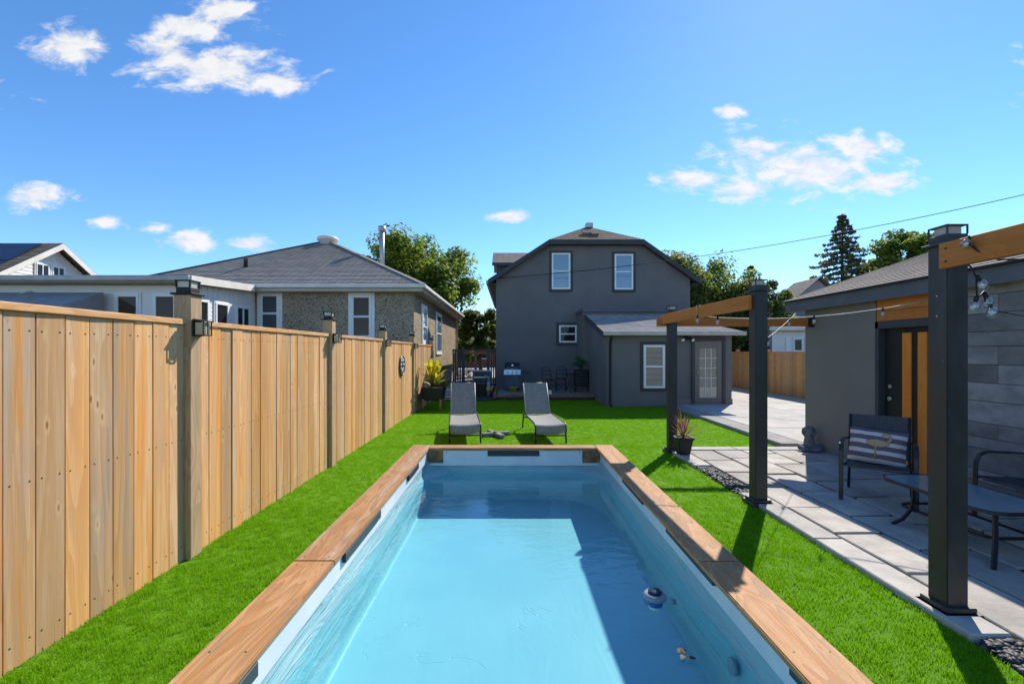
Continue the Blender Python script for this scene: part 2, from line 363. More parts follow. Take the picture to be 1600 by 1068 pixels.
# ------------------------------------------------------------------ mesh helpers
class MB:
    def __init__(s): s.v = []; s.f = []; s.mi = []; s.uv = {}; s.m = 0; s.sm = []
    def face(s, idx, uv=None, smooth=False):
        s.f.append(tuple(idx)); s.mi.append(s.m); s.sm.append(smooth)
        if uv: s.uv[len(s.f)-1] = uv
    def quad(s, a, b, c, d, uv=None):
        n = len(s.v); s.v += [tuple(a), tuple(b), tuple(c), tuple(d)]; s.face((n, n+1, n+2, n+3), uv)
    def tri(s, a, b, c):
        n = len(s.v); s.v += [tuple(a), tuple(b), tuple(c)]; s.face((n, n+1, n+2))
    def box(s, x0, x1, y0, y1, z0, z1):
        x0, x1 = min(x0, x1), max(x0, x1); y0, y1 = min(y0, y1), max(y0, y1); z0, z1 = min(z0, z1), max(z0, z1)
        n = len(s.v)
        s.v += [(x0,y0,z0),(x1,y0,z0),(x1,y1,z0),(x0,y1,z0),(x0,y0,z1),(x1,y0,z1),(x1,y1,z1),(x0,y1,z1)]
        for q in ((0,3,2,1),(4,5,6,7),(0,1,5,4),(1,2,6,5),(2,3,7,6),(3,0,4,7)): s.face([n+i for i in q])
        return s
    def hexa(s, p):                     # 8 corners, bottom ring then top ring
        n = len(s.v); s.v += [tuple(q) for q in p]
        for q in ((0,3,2,1),(4,5,6,7),(0,1,5,4),(1,2,6,5),(2,3,7,6),(3,0,4,7)): s.face([n+i for i in q])
        return s
    def obox(s, c, ax, ay, az):         # centre and three half-axis vectors
        c, ax, ay, az = map(Vector, (c, ax, ay, az))
        return s.hexa([c-ax-ay-az, c+ax-ay-az, c+ax+ay-az, c-ax+ay-az, c-ax-ay+az, c+ax-ay+az, c+ax+ay+az, c-ax+ay+az])
    def bar(s, a, b, w_, h_, up=(0, 0, 1)):
        a, b, up = Vector(a), Vector(b), Vector(up); d = (b-a); L = d.length; d.normalize()
        sx = d.cross(up)
        if sx.length < 1e-4: sx = d.cross(Vector((1, 0, 0)))
        sx.normalize(); u = sx.cross(d)
        return s.obox((a+b)/2, d*L/2, sx*w_/2, u*h_/2)
    def tube(s, pts, r, n=8, caps=True, flat=None):
        pts = [Vector(p) for p in pts]; N = len(pts)
        rs = r if isinstance(r, (list, tuple)) else [r]*N
        base = len(s.v); up = Vector((0, 0, 1)); prev = None
        for i, p in enumerate(pts):
            d = (pts[min(i+1, N-1)]-pts[max(i-1, 0)]).normalized()
            if prev is None:
                a = d.cross(up)
                if a.length < 1e-3: a = d.cross(Vector((0, 1, 0)))
                a.normalize()
            else:
                a = prev-d*prev.dot(d); a.normalize()
            prev = a; b = d.cross(a)
            for k in range(n):
                t = 2*math.pi*(k+.5)/n; kx = rs[i]*math.cos(t); ky = rs[i]*math.sin(t)
                if flat: kx *= flat[0]; ky *= flat[1]
                q = p+a*kx+b*ky; s.v.append(tuple(q))
        for i in range(N-1):
            for k in range(n):
                k2 = (k+1) % n
                s.face((base+i*n+k, base+i*n+k2, base+(i+1)*n+k2, base+(i+1)*n+k), smooth=n > 4)
        if caps:
            s.face([base+k for k in range(n)][::-1]); s.face([base+(N-1)*n+k for k in range(n)])
        return s
    def lathe(s, prof, n=20, c=(0, 0, 0)):
        base = len(s.v); N = len(prof)
        for (r, z) in prof:
            for k in range(n):
                t = 2*math.pi*k/n; s.v.append((c[0]+r*math.cos(t), c[1]+r*math.sin(t), c[2]+z))
        for i in range(N-1):
            for k in range(n):
                k2 = (k+1) % n; s.face((base+i*n+k, base+i*n+k2, base+(i+1)*n+k2, base+(i+1)*n+k), smooth=True)
        s.face([base+k for k in range(n)][::-1]); s.face([base+(N-1)*n+k for k in range(n)])
        return s
    def ball(s, c, r, n=12, m_=8, sc=(1, 1, 1)):
        base = len(s.v); s.v.append((c[0], c[1], c[2]-r*sc[2]))
        for i in range(1, m_):
            ph = math.pi*i/m_
            for k in range(n):
                t = 2*math.pi*k/n; s.v.append((c[0]+r*sc[0]*math.sin(ph)*math.cos(t), c[1]+r*sc[1]*math.sin(ph)*math.sin(t), c[2]-r*sc[2]*math.cos(ph)))
        s.v.append((c[0], c[1], c[2]+r*sc[2])); top = len(s.v)-1
        for k in range(n):
            k2 = (k+1) % n; s.face((base, base+1+k2, base+1+k), smooth=True)
            for i in range(m_-2): s.face((base+1+i*n+k, base+1+i*n+k2, base+1+(i+1)*n+k2, base+1+(i+1)*n+k), smooth=True)
            s.face((base+1+(m_-2)*n+k, base+1+(m_-2)*n+k2, top), smooth=True)
        return s
    def prism(s, poly, f, lo, hi):      # poly of 2-D points (counter-clockwise), f(a,b,t)->xyz
        n = len(s.v); k = len(poly)
        s.v += [tuple(f(a, b, lo)) for a, b in poly]+[tuple(f(a, b, hi)) for a, b in poly]
        s.face(range(n, n+k)[::-1]); s.face(range(n+k, n+2*k))
        for i in range(k): s.face((n+i, n+(i+1) % k, n+k+(i+1) % k, n+k+i))
        return s
    def mesh(s, name, mats, off=(0, 0, 0), bevel=0, seg=1):
        me = bpy.data.meshes.new(name)
        o = Vector(off); me.from_pydata([tuple(Vector(p)-o) for p in s.v], [], s.f)
        for mm in (mats if isinstance(mats, (list, tuple)) else [mats]): me.materials.append(MATS[mm])
        me.polygons.foreach_set('material_index', s.mi); me.polygons.foreach_set('use_smooth', s.sm)
        if s.uv:
            ul = me.uv_layers.new(name='UVMap')
            for fi, uv in s.uv.items():
                for li, c in zip(me.polygons[fi].loop_indices, uv): ul.data[li].uv = c
        bm = bmesh.new(); bm.from_mesh(me)
        if bevel:
            ed = [e for e in bm.edges if len(e.link_faces) == 2 and e.calc_face_angle(0) > .6]
            bmesh.ops.bevel(bm, geom=ed, offset=bevel, segments=seg, affect='EDGES', clamp_overlap=True)
        bmesh.ops.recalc_face_normals(bm, faces=bm.faces) if not s.uv else None
        bm.to_mesh(me); bm.free(); me.update(); return me

def wpos(o):
    p = Vector((0, 0, 0))
    while o is not None: p += o.location; o = o.parent
    return p
def link(name, me, parent=None, loc=(0, 0, 0), rot=(0, 0, 0)):
    o = bpy.data.objects.new(name, me); C.objects.link(o); o.parent = parent; o.location = loc; o.rotation_euler = rot; return o
def tag(o, label=None, cat=None, group=None, kind=None):
    for k, v in (('label', label), ('category', cat), ('group', group), ('kind', kind)):
        if v: o[k] = v
    return o
def thing(name, label, cat, loc=(0, 0, 0), rz=0, group=None):
    return tag(link(name, None, None, loc, (0, 0, rz)), label, cat, group)
def part(name, mb, m, parent=None, bevel=0, world=True, label=None, kind=None, seg=1):
    """world=True: vertices are world coordinates (parents unrotated); False: local to the parent"""
    o = link(name, mb.mesh(name, m, wpos(parent) if (world and parent) else (0, 0, 0), bevel, seg), parent)
    return tag(o, label=label, kind=kind)
def copy_tree(o, parent=None):
    c = o.copy(); C.objects.link(c); c.parent = parent
    for ch in list(o.children): copy_tree(ch, c)
    return c
def structure(name, mb, m, bevel=0): return tag(part(name, mb, m, None, bevel), kind='structure')

def courses(mb, A, B, Cc, D, step, thick, vo=0.0):
    """lapped courses on a quad, A-B the low edge, D-C the high edge; each strip stands proud at its low edge"""
    A, B, Cc, D = map(Vector, (A, B, Cc, D))
    nrm = (B-A).cross(D-A).normalized(); up = ((D+Cc)/2-(A+B)/2); L = up.length; n = max(1, round(L/step)); u = (B-A).normalized()
    for i in range(n):
        t0, t1 = i/n, (i+1)/n
        a, b, c, d = A.lerp(D, t0), B.lerp(Cc, t0), B.lerp(Cc, t1), A.lerp(D, t1)
        ra, rb = a+nrm*thick, b+nrm*thick; td, tcc = d+nrm*.001, c+nrm*.001
        ua, ub, uc, ud = [(p-A).dot(u) for p in (a, b, c, d)]
        v0, v1 = vo+i*step, vo+(i+1)*step
        mb.quad(ra, rb, tcc, td, [(ua, v0), (ub, v0), (uc, v1), (ud, v1)])
        mb.quad(a, b, rb, ra, [(ua, v0), (ub, v0), (ub, v0+.01), (ua, v0+.01)])
    return mb

def window(parent, org, sdir, ndir, w_, h_, panem='pane_dark', framem='white_vinyl', trim=None, trimw=.11, rail=.5, fw=.055, mullion=False, reflection_slats=None, clear=False, reflection_sheet=False):
    """org = lower middle of the opening on the wall plane; sdir along the wall, ndir out of it"""
    s_, n_, z_ = Vector(sdir), Vector(ndir), Vector((0, 0, 1)); o = Vector(org)
    def bx(mb, a0, a1, d0, d1, z0, z1):
        c = o+s_*(a0+a1)/2+n_*(d0+d1)/2+z_*(z0+z1)/2
        mb.obox(c, s_*(a1-a0)/2, n_*(d1-d0)/2, z_*(z1-z0)/2)
    f = MB(); a = w_/2
    bx(f, -a, -a+fw, .0, .05, 0, h_); bx(f, a-fw, a, .0, .05, 0, h_); bx(f, -a+fw, a-fw, .0, .05, 0, fw); bx(f, -a+fw, a-fw, .0, .05, h_-fw, h_)
    if rail: bx(f, -a+fw, a-fw, .005, .042, h_*rail-fw*.4, h_*rail+fw*.4)
    if mullion: bx(f, -fw*.5, fw*.5, .006, .048, fw, h_-fw)
    win = part('window', f, framem, parent, .004)
    g = MB(); zs = [fw, h_*rail-fw*.4, h_*rail+fw*.4, h_-fw] if rail else [fw, h_-fw]
    for i in range(0, len(zs), 2):
        g = MB(); bx(g, -a+fw, a-fw, .016, .022 if i else .018, zs[i], zs[i+1]); part('pane', g, 'pane_clear' if clear else panem, win)
    if reflection_slats:  # pale slats on a dark backing imitate siding mirrored in the glass
        b = MB(); k = int((h_-2*fw)/.16)
        for i in range(k):
            z0 = fw+(h_-2*fw)*i/k; bx(b, -a+fw, a-fw, .004+.004*(i % 2), .009+.004*(i % 2), z0+.010, z0+(h_-2*fw)/k)
        part('reflection_slats', b, reflection_slats, win)
        b = MB(); bx(b, -a+fw, a-fw, .001, .003, fw, h_-fw); part('backing', b, 'trim_dark', win)
    if trim:
        b = MB(); T = trimw
        bx(b, -a-T, -a, 0, .03, -T, h_+T); bx(b, a, a+T, 0, .03, -T, h_+T); bx(b, -a, a, 0, .033, h_, h_+T); bx(b, -a-T*.2, a+T*.2, 0, .055, -T, 0)
        part('trim', b, trim, win, .004)
    return win

# ------------------------------------------------------------------ ground, drive, patio
def sheet(xs, ys, z, skip):
    mb = MB()
    for i in range(len(xs)-1):
        for j in range(len(ys)-1):
            x, y = (xs[i]+xs[i+1])/2, (ys[j]+ys[j+1])/2
            if not skip(x, y): mb.quad((xs[i], ys[j], z), (xs[i+1], ys[j], z), (xs[i+1], ys[j+1], z), (xs[i], ys[j+1], z))
    return mb
PX0, PX1, PY0, PY1 = -1.50, 1.60, .20, 7.09                      # outer rim of the pool
inpool = lambda x, y: PX0+.03 < x < PX1-.03 and PY0 < y < PY1-.03
structure('ground', sheet([-200, PX0+.05, PX1-.05, 200], [-60, PY0, PY1-.05, 400], -.03, inpool), 'soil')
def noturf(x, y): return inpool(x, y) or (x > 2.70 and y < 7.9) or (x > 4.8) or (x > 3.0 and y > 14.0) or (x < -2.658 and y < 15.7) or (x > -.5 and y > 15.9) or (x < -.5 and y > 15.6)
structure('lawn', sheet([-3.2, -2.658, PX0+.05, -.5, PX1-.05, 2.70, 3.0, 4.8], [-1.0, PY0, PY1-.05, 7.9, 14.0, 15.6, 15.7, 15.9], 0, noturf), 'turf_base')

# artificial grass blades: tufts scattered on the lawn by a node tree, thinner with distance
def tuft(name, n, rad, h, wd, seed, m):
    r_ = random.Random(seed); mb = MB()
    for i in range(n):
        a = r_.uniform(0, 6.28); q = rad*math.sqrt(r_.random()); x, y = q*math.cos(a), q*math.sin(a)
        b = r_.uniform(0, 6.28); dx, dy = math.cos(b)*wd, math.sin(b)*wd
        l1 = r_.uniform(.1, .5)*h; c = r_.uniform(0, 6.28); hh = h*r_.uniform(.65, 1.15)
        mx, my = x+math.cos(c)*l1*.35, y+math.sin(c)*l1*.35; tx, ty = x+math.cos(c)*l1*1.1, y+math.sin(c)*l1*1.1
        k = len(mb.v); mb.v += [(x-dx, y-dy, 0), (x+dx, y+dy, 0), (mx+dx*.8, my+dy*.8, hh*.6), (mx-dx*.8, my-dy*.8, hh*.6), (tx, ty, hh)]
        mb.m = 1 if r_.random() < .11 else 0
        mb.face((k, k+1, k+2, k+3)); mb.face((k+3, k+2, k+4))
    return mb.mesh(name, m)
def blades(name, pts, me):
    holder = bpy.data.objects.new(name+'_tuft', me)
    pm = bpy.data.meshes.new(name); n = len(pts); pm.vertices.add(n); pm.vertices.foreach_set('co', pts.astype(np.float32).ravel()); pm.update()
    o = link(name, pm); tag(o, 'short bright green artificial grass covering the yard around the pool', 'grass', kind='stuff')
    g = bpy.data.node_groups.new(name, 'GeometryNodeTree'); g.interface.new_socket('Geometry', in_out='INPUT', socket_type='NodeSocketGeometry'); g.interface.new_socket('Geometry', in_out='OUTPUT', socket_type='NodeSocketGeometry')
    t = NT(g); gi = t.new('NodeGroupInput'); go = t.new('NodeGroupOutput'); mp = t.new('GeometryNodeMeshToPoints'); ii = t.new('GeometryNodeInstanceOnPoints')
    oi = t.new('GeometryNodeObjectInfo'); oi.inputs[0].default_value = holder
    rv = t.new('FunctionNodeRandomValue', data_type='FLOAT_VECTOR'); rv.inputs[0].default_value = (-.15, -.15, 0); rv.inputs[1].default_value = (.15, .15, 6.283)
    rs = t.new('FunctionNodeRandomValue', data_type='FLOAT'); rs.inputs[2].default_value = .75; rs.inputs[3].default_value = 1.2
    t.l.new(gi.outputs[0], mp.inputs[0]); t.l.new(mp.outputs[0], ii.inputs['Points']); t.l.new(oi.outputs['Geometry'], ii.inputs['Instance'])
    t.l.new(rv.outputs[0], ii.inputs['Rotation']); t.l.new(rs.outputs[1], ii.inputs['Scale']); t.l.new(ii.outputs[0], go.inputs[0])
    md = o.modifiers.new('scatter', 'NODES'); md.node_group = g
    return o
P = []
for (x0, x1, y0, y1, d) in ((-2.66, PX0, 1.0, 5.0, 900), (PX1, 2.70, .6, 5.0, 900), (-2.66, PX0, 5.0, 8.2, 560), (PX1, 2.70, 5.0, 8.2, 560), (PX0, PX1, 7.05, 8.2, 300)):
    n = int((x1-x0)*(y1-y0)*d); q = np.stack([rng.uniform(x0, x1, n), rng.uniform(y0, y1, n), np.zeros(n)], 1); P.append(q)
P = np.concatenate(P); P = P[[not noturf(a, b) for a, b, _ in P]]
blades('grass_blades', P, tuft('grass_tuft', 16, .036, .024, .0016, 3, ['blade', 'blade_dry']))
n = 30000; Q = np.stack([rng.uniform(-3.1, 4.78, n), rng.uniform(8.0, 15.9, n), np.zeros(n)], 1); Q = Q[[not noturf(a, b) for a, b, _ in Q]]
blades('far_grass_blades', Q, tuft('far_grass_tuft', 14, .055, .020, .0026, 4, ['blade', 'blade_dry']))

# concrete drive with its kerb strip: separate slabs
drive = tag(link('driveway', None, None, (7.4, 14, 0)), kind='structure')
mb = MB().box(4.82, 10.2, 8.05, 40, -.02, .055); part('driveway_base', mb, 'kerb_concrete', drive)
ys = [8.02, 9.7, 11.2, 12.7, 14.45, 16.6, 18.8, 21.0]
for i in range(len(ys)-1):
    for (x0, x1) in ((4.80, 5.23), (5.25, 7.55), (7.57, 10.15)):
        if ys[i] > 13.9 and x1 < 7: continue
        y1 = min(ys[i+1]-.018, 14.0 if x1 < 7 else 99)
        part('slab', MB().box(x0, x1, ys[i], y1, .0, .082+random.uniform(-.003, .003)), 'kerb_concrete' if x1 < 5.24 else 'concrete', drive, .008)
structure('side_path', MB().box(-3.1, -.75, 19.8, 42, -.02, .03), 'concrete')
structure('road', MB().box(-60, 60, 42.3, 48.5, -.025, .0), 'kerb_concrete')
# patio
pat = tag(link('patio', None, None, (4, 5, 0)), kind='structure')
part('joint_bed', sheet([2.72, 2.94, 9.0], [.4, 2.66, 5.34, 6.62, 7.9], .022, lambda x, y: x < 2.94 and (y < 2.66 or 5.34 < y < 6.62)), 'moss_joint', pat)
r2 = lambda: random.uniform(-.006, .006)
xs = [2.955, 3.43, 3.90, 4.36, 4.82, 5.30]
for i in range(len(xs)-1):
    y = 7.66-.33*(i % 2)*1.4-.12*i
    if y < 7.64: part('flagstone', MB().box(xs[i]+.012, xs[i+1]-.012, y+.014, 7.66, .0, .042), 'flagstone', pat, .006)
    while y > .6:
        L = random.choice((.62, .78, .92, .70)); j = lambda: random.uniform(-.013, .013); z = .045+random.uniform(-.005, .005)
        a0, a1, b0, b1 = xs[i]+.020+r2(), xs[i+1]-.020+r2(), y-L+.024+r2(), y-.018+r2()
        mb = MB().hexa([(a0, b0, 0), (a1, b0, 0), (a1, b1, 0), (a0, b1, 0), (a0+j(), b0+j(), z+j()*.3), (a1+j(), b0+j(), z+j()*.3), (a1+j(), b1+j(), z+j()*.3), (a0+j(), b1+j(), z+j()*.3)])
        part('flagstone', mb, 'flagstone', pat, .007); y -= L
for (x0, x1, y0, y1) in ((2.70, 2.94, 2.66, 4.02), (2.70, 2.94, 4.035, 5.34), (2.70, 2.94, 6.62, 7.66), (2.70, 3.85, 7.68, 7.92), (3.865, 5.15, 7.68, 7.92), (5.165, 6.2, 7.68, 7.92)):
    part('edging_stone', MB().box(x0, x1, y0, y1, -.01, .05), 'border_concrete', pat, .008)
def pebbles(name, label, boxes, n, s0, s1):
    mb = MB(); r_ = random.Random(5)
    for _ in range(n):
        x0, x1, y0, y1 = r_.choice(boxes); c = Vector((r_.uniform(x0, x1), r_.uniform(y0, y1), r_.uniform(.005, .03))); s = r_.uniform(s0, s1)
        q = Matrix.Rotation(r_.uniform(0, 6.3), 3, 'Z') @ Matrix.Rotation(r_.uniform(-.5, .5), 3, 'X')
        base = len(mb.v); mb.ball((0, 0, 0), s, 6, 4, (1.25, .8, .5))
        for k in range(base, len(mb.v)): mb.v[k] = tuple(q @ Vector(mb.v[k])+c)
    return tag(part(name, mb, 'pebble'), label, 'pebbles', kind='stuff')
pebbles('pebbles', 'black beach pebbles filling the strips between lawn and flagstones', [(2.71, 2.94, 5.36, 6.6)]*2+[(2.71, 2.96, 1.0, 2.64)]*3, 1500, .014, .03)
pebbles('dark_gravel', 'dark gravel strip in front of the gate and equipment', [(-2.6, -.55, 15.6, 18.5)], 1600, .03, .06)
structure('bed_soil', MB().box(2.71, 2.94, .6, 2.65, -.02, .004).box(2.71, 2.94, 5.35, 6.61, -.02, .004), 'pebble')

# ------------------------------------------------------------------ dark two-storey house
HY = 19.0
hs_ = thing('dark_house', 'charcoal two-storey stucco house with clipped gable, facing the pool', 'house', (3.5, HY+5, 0))
HX0, HX1 = -.56, 7.54
prof = [(HX0, 0), (HX1, 0), (HX1, 4.72), (5.45, 6.22), (1.71, 6.22), (HX0, 4.72)]
part('wall', MB().prism(prof, lambda a, b, t: (a, t, b), HY, HY+11), 'stucco_dark', hs_)
for cz0, cz1 in ((4.95, 5.45), (4.05, 4.55)): part('crack', MB().box(3.655, 3.662, HY-.003, HY+.01, cz0, cz1), 'kerb_concrete', hs_)
# roof: two slopes, clipped hip
RZ, RX, HPY = 7.42, 3.58, HY+1.9; EL, ER = (-.86, 4.66), (7.84, 4.66); oh = HY-.30
mb = MB()
courses(mb, (ER[0], oh, ER[1]), (ER[0], HY+11, ER[1]), (5.52, HY+11, 6.30), (5.52, oh, 6.30), .15, .012)
courses(mb, (5.52, oh, 6.30), (5.52, HY+11, 6.30), (RX, HY+11, RZ), (RX, HPY, RZ), .15, .012)
courses(mb, (EL[0], HY+11, EL[1]), (EL[0], oh, EL[1]), (1.64, oh, 6.30), (1.64, HY+11, 6.30), .15, .012)
courses(mb, (1.64, HY+11, 6.30), (1.64, oh, 6.30), (RX, HPY, RZ), (RX, HY+11, RZ), .15, .012)
courses(mb, (1.64, oh, 6.30), (5.52, oh, 6.30), (RX+.02, HPY, RZ), (RX-.02, HPY, RZ), .14, .014)
roof = part('roof', mb, 'shingle_brown', hs_, kind='stuff')
fb = MB(); fz = .2
for (a, b) in (((EL[0]-.02, EL[1]), (1.64, 6.30)), ((1.64, 6.30), (5.52, 6.30)), ((5.52, 6.30), (ER[0]+.02, ER[1]))):
    (x0, z0), (x1, z1) = a, b
    fb.hexa([(x0, oh-.03, z0-fz), (x1, oh-.03, z1-fz), (x1, oh+.01, z1-fz), (x0, oh+.01, z0-fz), (x0, oh-.03, z0+.004), (x1, oh-.03, z1+.004), (x1, oh+.01, z1+.004), (x0, oh+.01, z0+.004)])
part('bargeboard', fb, 'trim_dark', hs_)
sf = MB()
for (a, b) in (((EL[0], EL[1]), (1.64, 6.30)), ((1.64, 6.30), (5.52, 6.30)), ((5.52, 6.30), (ER[0], ER[1]))):
    (x0, z0), (x1, z1) = a, b
    sf.hexa([(x0, oh+.012, z0-.17), (x1, oh+.012, z1-.17), (x1, HY+.02, z1-.17), (x0, HY+.02, z0-.17), (x0, oh+.012, z0-.13), (x1, oh+.012, z1-.13), (x1, HY+.02, z1-.13), (x0, HY+.02, z0-.13)])
part('soffit', sf, 'trim_dark', hs_)
part('eave_gutter', MB().box(EL[0]-.10, EL[0], oh, HY+11, EL[1]-.16, EL[1]-.03), 'gutter_grey', hs_)
part('eave_gutter', MB().box(ER[0], ER[0]+.10, oh, HY+11, ER[1]-.16, ER[1]-.03), 'trim_dark', hs_)
for xa, xb in ((EL[0], HX0), (HX1, ER[0])): part('eave_soffit', MB().box(xa, xb, oh+.03, HY+11, EL[1]-.19, EL[1]-.16), 'trim_dark', hs_)
DY0, DY1, DRZ, DEZ = HY+2.2, HY+4.6, 6.56, 5.86; DYM = (DY0+DY1)/2
d_ = part('dormer', MB().prism([(DY0, 4.6), (DY1, 4.6), (DY1, 5.84), (DYM, 6.48), (DY0, 5.84)], lambda a, b, t: (t, a, b), -.60, 1.7), 'trim_dark', hs_)
mb = MB(); courses(mb, (-.80, DY0-.2, DEZ-.06), (1.2, DY0-.2, DEZ-.06), (2.0, DYM, DRZ), (-.80, DYM, DRZ), .14, .014); courses(mb, (1.2, DY1+.2, DEZ-.06), (-.80, DY1+.2, DEZ-.06), (-.80, DYM, DRZ), (2.0, DYM, DRZ), .14, .014); part('dormer_roof', mb, 'shingle_tan', d_)
part('dormer_fascia', MB().box(-.80, 1.0, DY0-.22, DY0-.2, DEZ-.20, DEZ-.055), 'trim_dark', d_)
part('roof_vent', MB().box(3.48, 3.80, HPY-.25, HPY+.1, 7.34, 7.55), 'galvanised', hs_, .01)
part('roof_patch', MB().obox((3.45, HY+.45, 6.79), (.34, 0, 0), (0, .13, .095), (0, -.03, .04)).obox((3.62, HY+.30, 6.70), (.16, 0, 0), (0, .10, .07), (0, -.03, .04)), 'shingle_tan', hs_)
k = HY/FPX
def hw(u0, u1, v0, v1, Yp, x=True): return ((u0+u1)/2-VX)*Yp/FPX, CH-(v1-VY)*Yp/FPX, (u1-u0)*Yp/FPX, (v1-v0)*Yp/FPX
for (u0, u1, v0, v1, pm, tw) in ((862, 891, 395.5, 452, 'pane_sky', .10), (960, 989, 397, 452.5, 'pane_sky', .10), (873.5, 901, 508, 535, 'pane_dark', .12)):
    x, z, w_, h_ = hw(u0, u1, v0, v1, HY); window(hs_, (x, HY, z), (1, 0, 0), (0, -1, 0), w_, h_, pm, trim='trim_dark', trimw=tw, fw=.07)
# rear extension: low block and hipped lean-to
part('extension_wall', MB().box(2.80, 7.4, 17.35, HY, 0, 3.20), 'stucco_dark', hs_)
part('parapet_cap', MB().box(2.765, 7.5, 17.28, HY, 3.20, 3.34), 'fascia_dark', hs_, .01)
AY = 14.05; AX0, AX1, AE = 3.0, 6.86, 2.34
part('extension_wall', MB().prism([(AY, 0), (17.35, 0), (17.35, 2.95), (AY, 2.22)], lambda a, b, t: (t, a, b), AX0, AX1), 'stucco_dark', hs_)
mb = MB(); courses(mb, (AX0-.12, AY-.28, AE-.04), (AX1+.25, AY-.28, AE-.04), (AX1-.9, 17.3, 3.10), (AX0-.12, 17.3, 3.10), .14, .012)
courses(mb, (AX1+.25, AY-.28, AE-.04), (AX1+.25, 17.3, AE-.04), (AX1-.85, 17.3, 3.06), (AX1-.9, 17.28, 3.08), .14, .012)
part('extension_roof', mb, 'shingle_slate', hs_, kind='stuff')
part('eave_gutter', MB().box(AX0-.16, AX1+.28, AY-.37, AY-.28, AE-.15, AE-.035), 'gutter_grey', hs_, .012)
part('eave_soffit', MB().box(AX0-.10, AX1+.25, AY-.28, AY-.001, AE-.14, AE-.115), 'trim_dark', hs_)
part('bargeboard', MB().hexa([(AX0-.15, AY-.26, AE-.22), (AX0-.12, AY-.26, AE-.22), (AX0-.12, 17.3, 2.90), (AX0-.15, 17.3, 2.90), (AX0-.15, AY-.26, AE-.03), (AX0-.12, AY-.26, AE-.03), (AX0-.12, 17.3, 3.10), (AX0-.15, 17.3, 3.10)]), 'trim_dark', hs_)
x, z, w_, h_ = hw(1005, 1038.5, 538.5, 606, AY); window(hs_, (x, AY, z), (1, 0, 0), (0, -1, 0), w_, h_, trim='trim_dark', trimw=.09, fw=.075, reflection_slats='soffit', clear=True)
part('downspout', MB().tube([(3.10, AY-.32, 2.24), (3.10, AY-.20, 2.10), (3.10, AY-.06, 1.98), (3.10, AY-.055, .12), (3.10, AY-.16, .04)], .035, 8), 'plastic_black', hs_)
part('skirting', MB().box(5.0, AX1+.02, AY-.03, AY-.001, .0, .24), 'stucco_garage', hs_, .006)
# door of the extension
dx = (1106-VX)/FPX*AY; dz0 = .10
part('door_frame', MB().box(dx-.52, dx-.42, AY-.06, AY-.001, 0, 2.03).box(dx+.42, dx+.52, AY-.06, AY-.001, 0, 2.03).box(dx-.52, dx+.52, AY-.065, AY-.001, 2.03, 2.13), 'trim_dark', hs_, .005)
dr = part('door', MB().box(dx-.42, dx-.27, AY-.035, AY-.002, dz0, 2.03).box(dx+.27, dx+.42, AY-.035, AY-.002, dz0, 2.03).box(dx-.27, dx+.27, AY-.035, AY-.002, 1.80, 2.03).box(dx-.27, dx+.27, AY-.035, AY-.002, dz0, .28), 'stucco_garage', hs_, .004)
part('pane', MB().box(dx-.27, dx+.27, AY-.018, AY-.010, .28, 1.80), 'pane_clear', dr)
mu = MB()
for i in (1, 2): mu.box(dx-.27+.18*i-.007, dx-.27+.18*i+.007, AY-.027, AY-.019, .28, 1.80)
for i in range(1, 5): mu.box(dx-.27, dx+.27, AY-.026, AY-.0185, .28+.304*i-.007, .28+.304*i+.007)
part('glazing_bar', mu, 'white_vinyl', dr)
part('reflection_sheet', MB().box(dx-.27, dx+.27, AY-.008, AY-.003, .28, 1.80), 'soffit', dr)  # pale sheet added behind the pane, standing in for its reflection
part('handle', MB().ball((dx-.35, AY-.075, 1.06), .03, 10, 6).tube([(dx-.35, AY-.075, 1.06), (dx-.35, AY-.03, 1.06)], .012, 6), 'steel', dr)
part('doorstep', MB().box(dx-.5, dx+.5, AY-.22, AY-.03, .03, .10), 'kerb_concrete', hs_, .006)
fx, fz_ = (1073-VX)/FPX*13.95, CH-(528-VY)*13.95/FPX
fl = thing('floodlight', 'twin-head security floodlight under the eave of the low extension', 'lamp', (fx, AY-.02, fz_))
part('bracket', MB().box(fx-.06, fx+.06, AY-.06, AY-.002, fz_-.05, fz_+.07), 'plastic_black', fl, .01)
for sg in (-1, 1):
    part('lamp_head', MB().tube([(fx+sg*.05, AY-.05, fz_), (fx+sg*.10, AY-.10, fz_-.01), (fx+sg*.15, AY-.20, fz_-.06)], [.02, .045, .065], 10), 'plastic_black', fl)
    part('lens', MB().tube([(fx+sg*.15, AY-.201, fz_-.06), (fx+sg*.153, AY-.212, fz_-.066)], [.056, .05], 10), 'plastic_white', fl)

# deck and its furniture
dk = thing('deck', 'low timber deck with reddish edge board against the charcoal house', 'deck', (1.2, 17.4, 0))
dj = MB().box(-.44, 2.98, 15.95, 18.98, .02, .15); part('deck_frame', dj, 'trim_dark', dk)
for i in range(21): part('deck_board', MB().box(-.46, 2.985, 15.98+i*.143, 15.98+i*.143+.136, .152, .18), 'deck_wood', dk)
part('edge_board', MB().box(-.47, 2.985, 15.90, 15.975, .10, .185), 'deck_trim', dk, .006)
part('edge_board', MB().box(-.56, -.472, 15.92, 18.9, .06, .26), 'deck_trim', dk, .006)

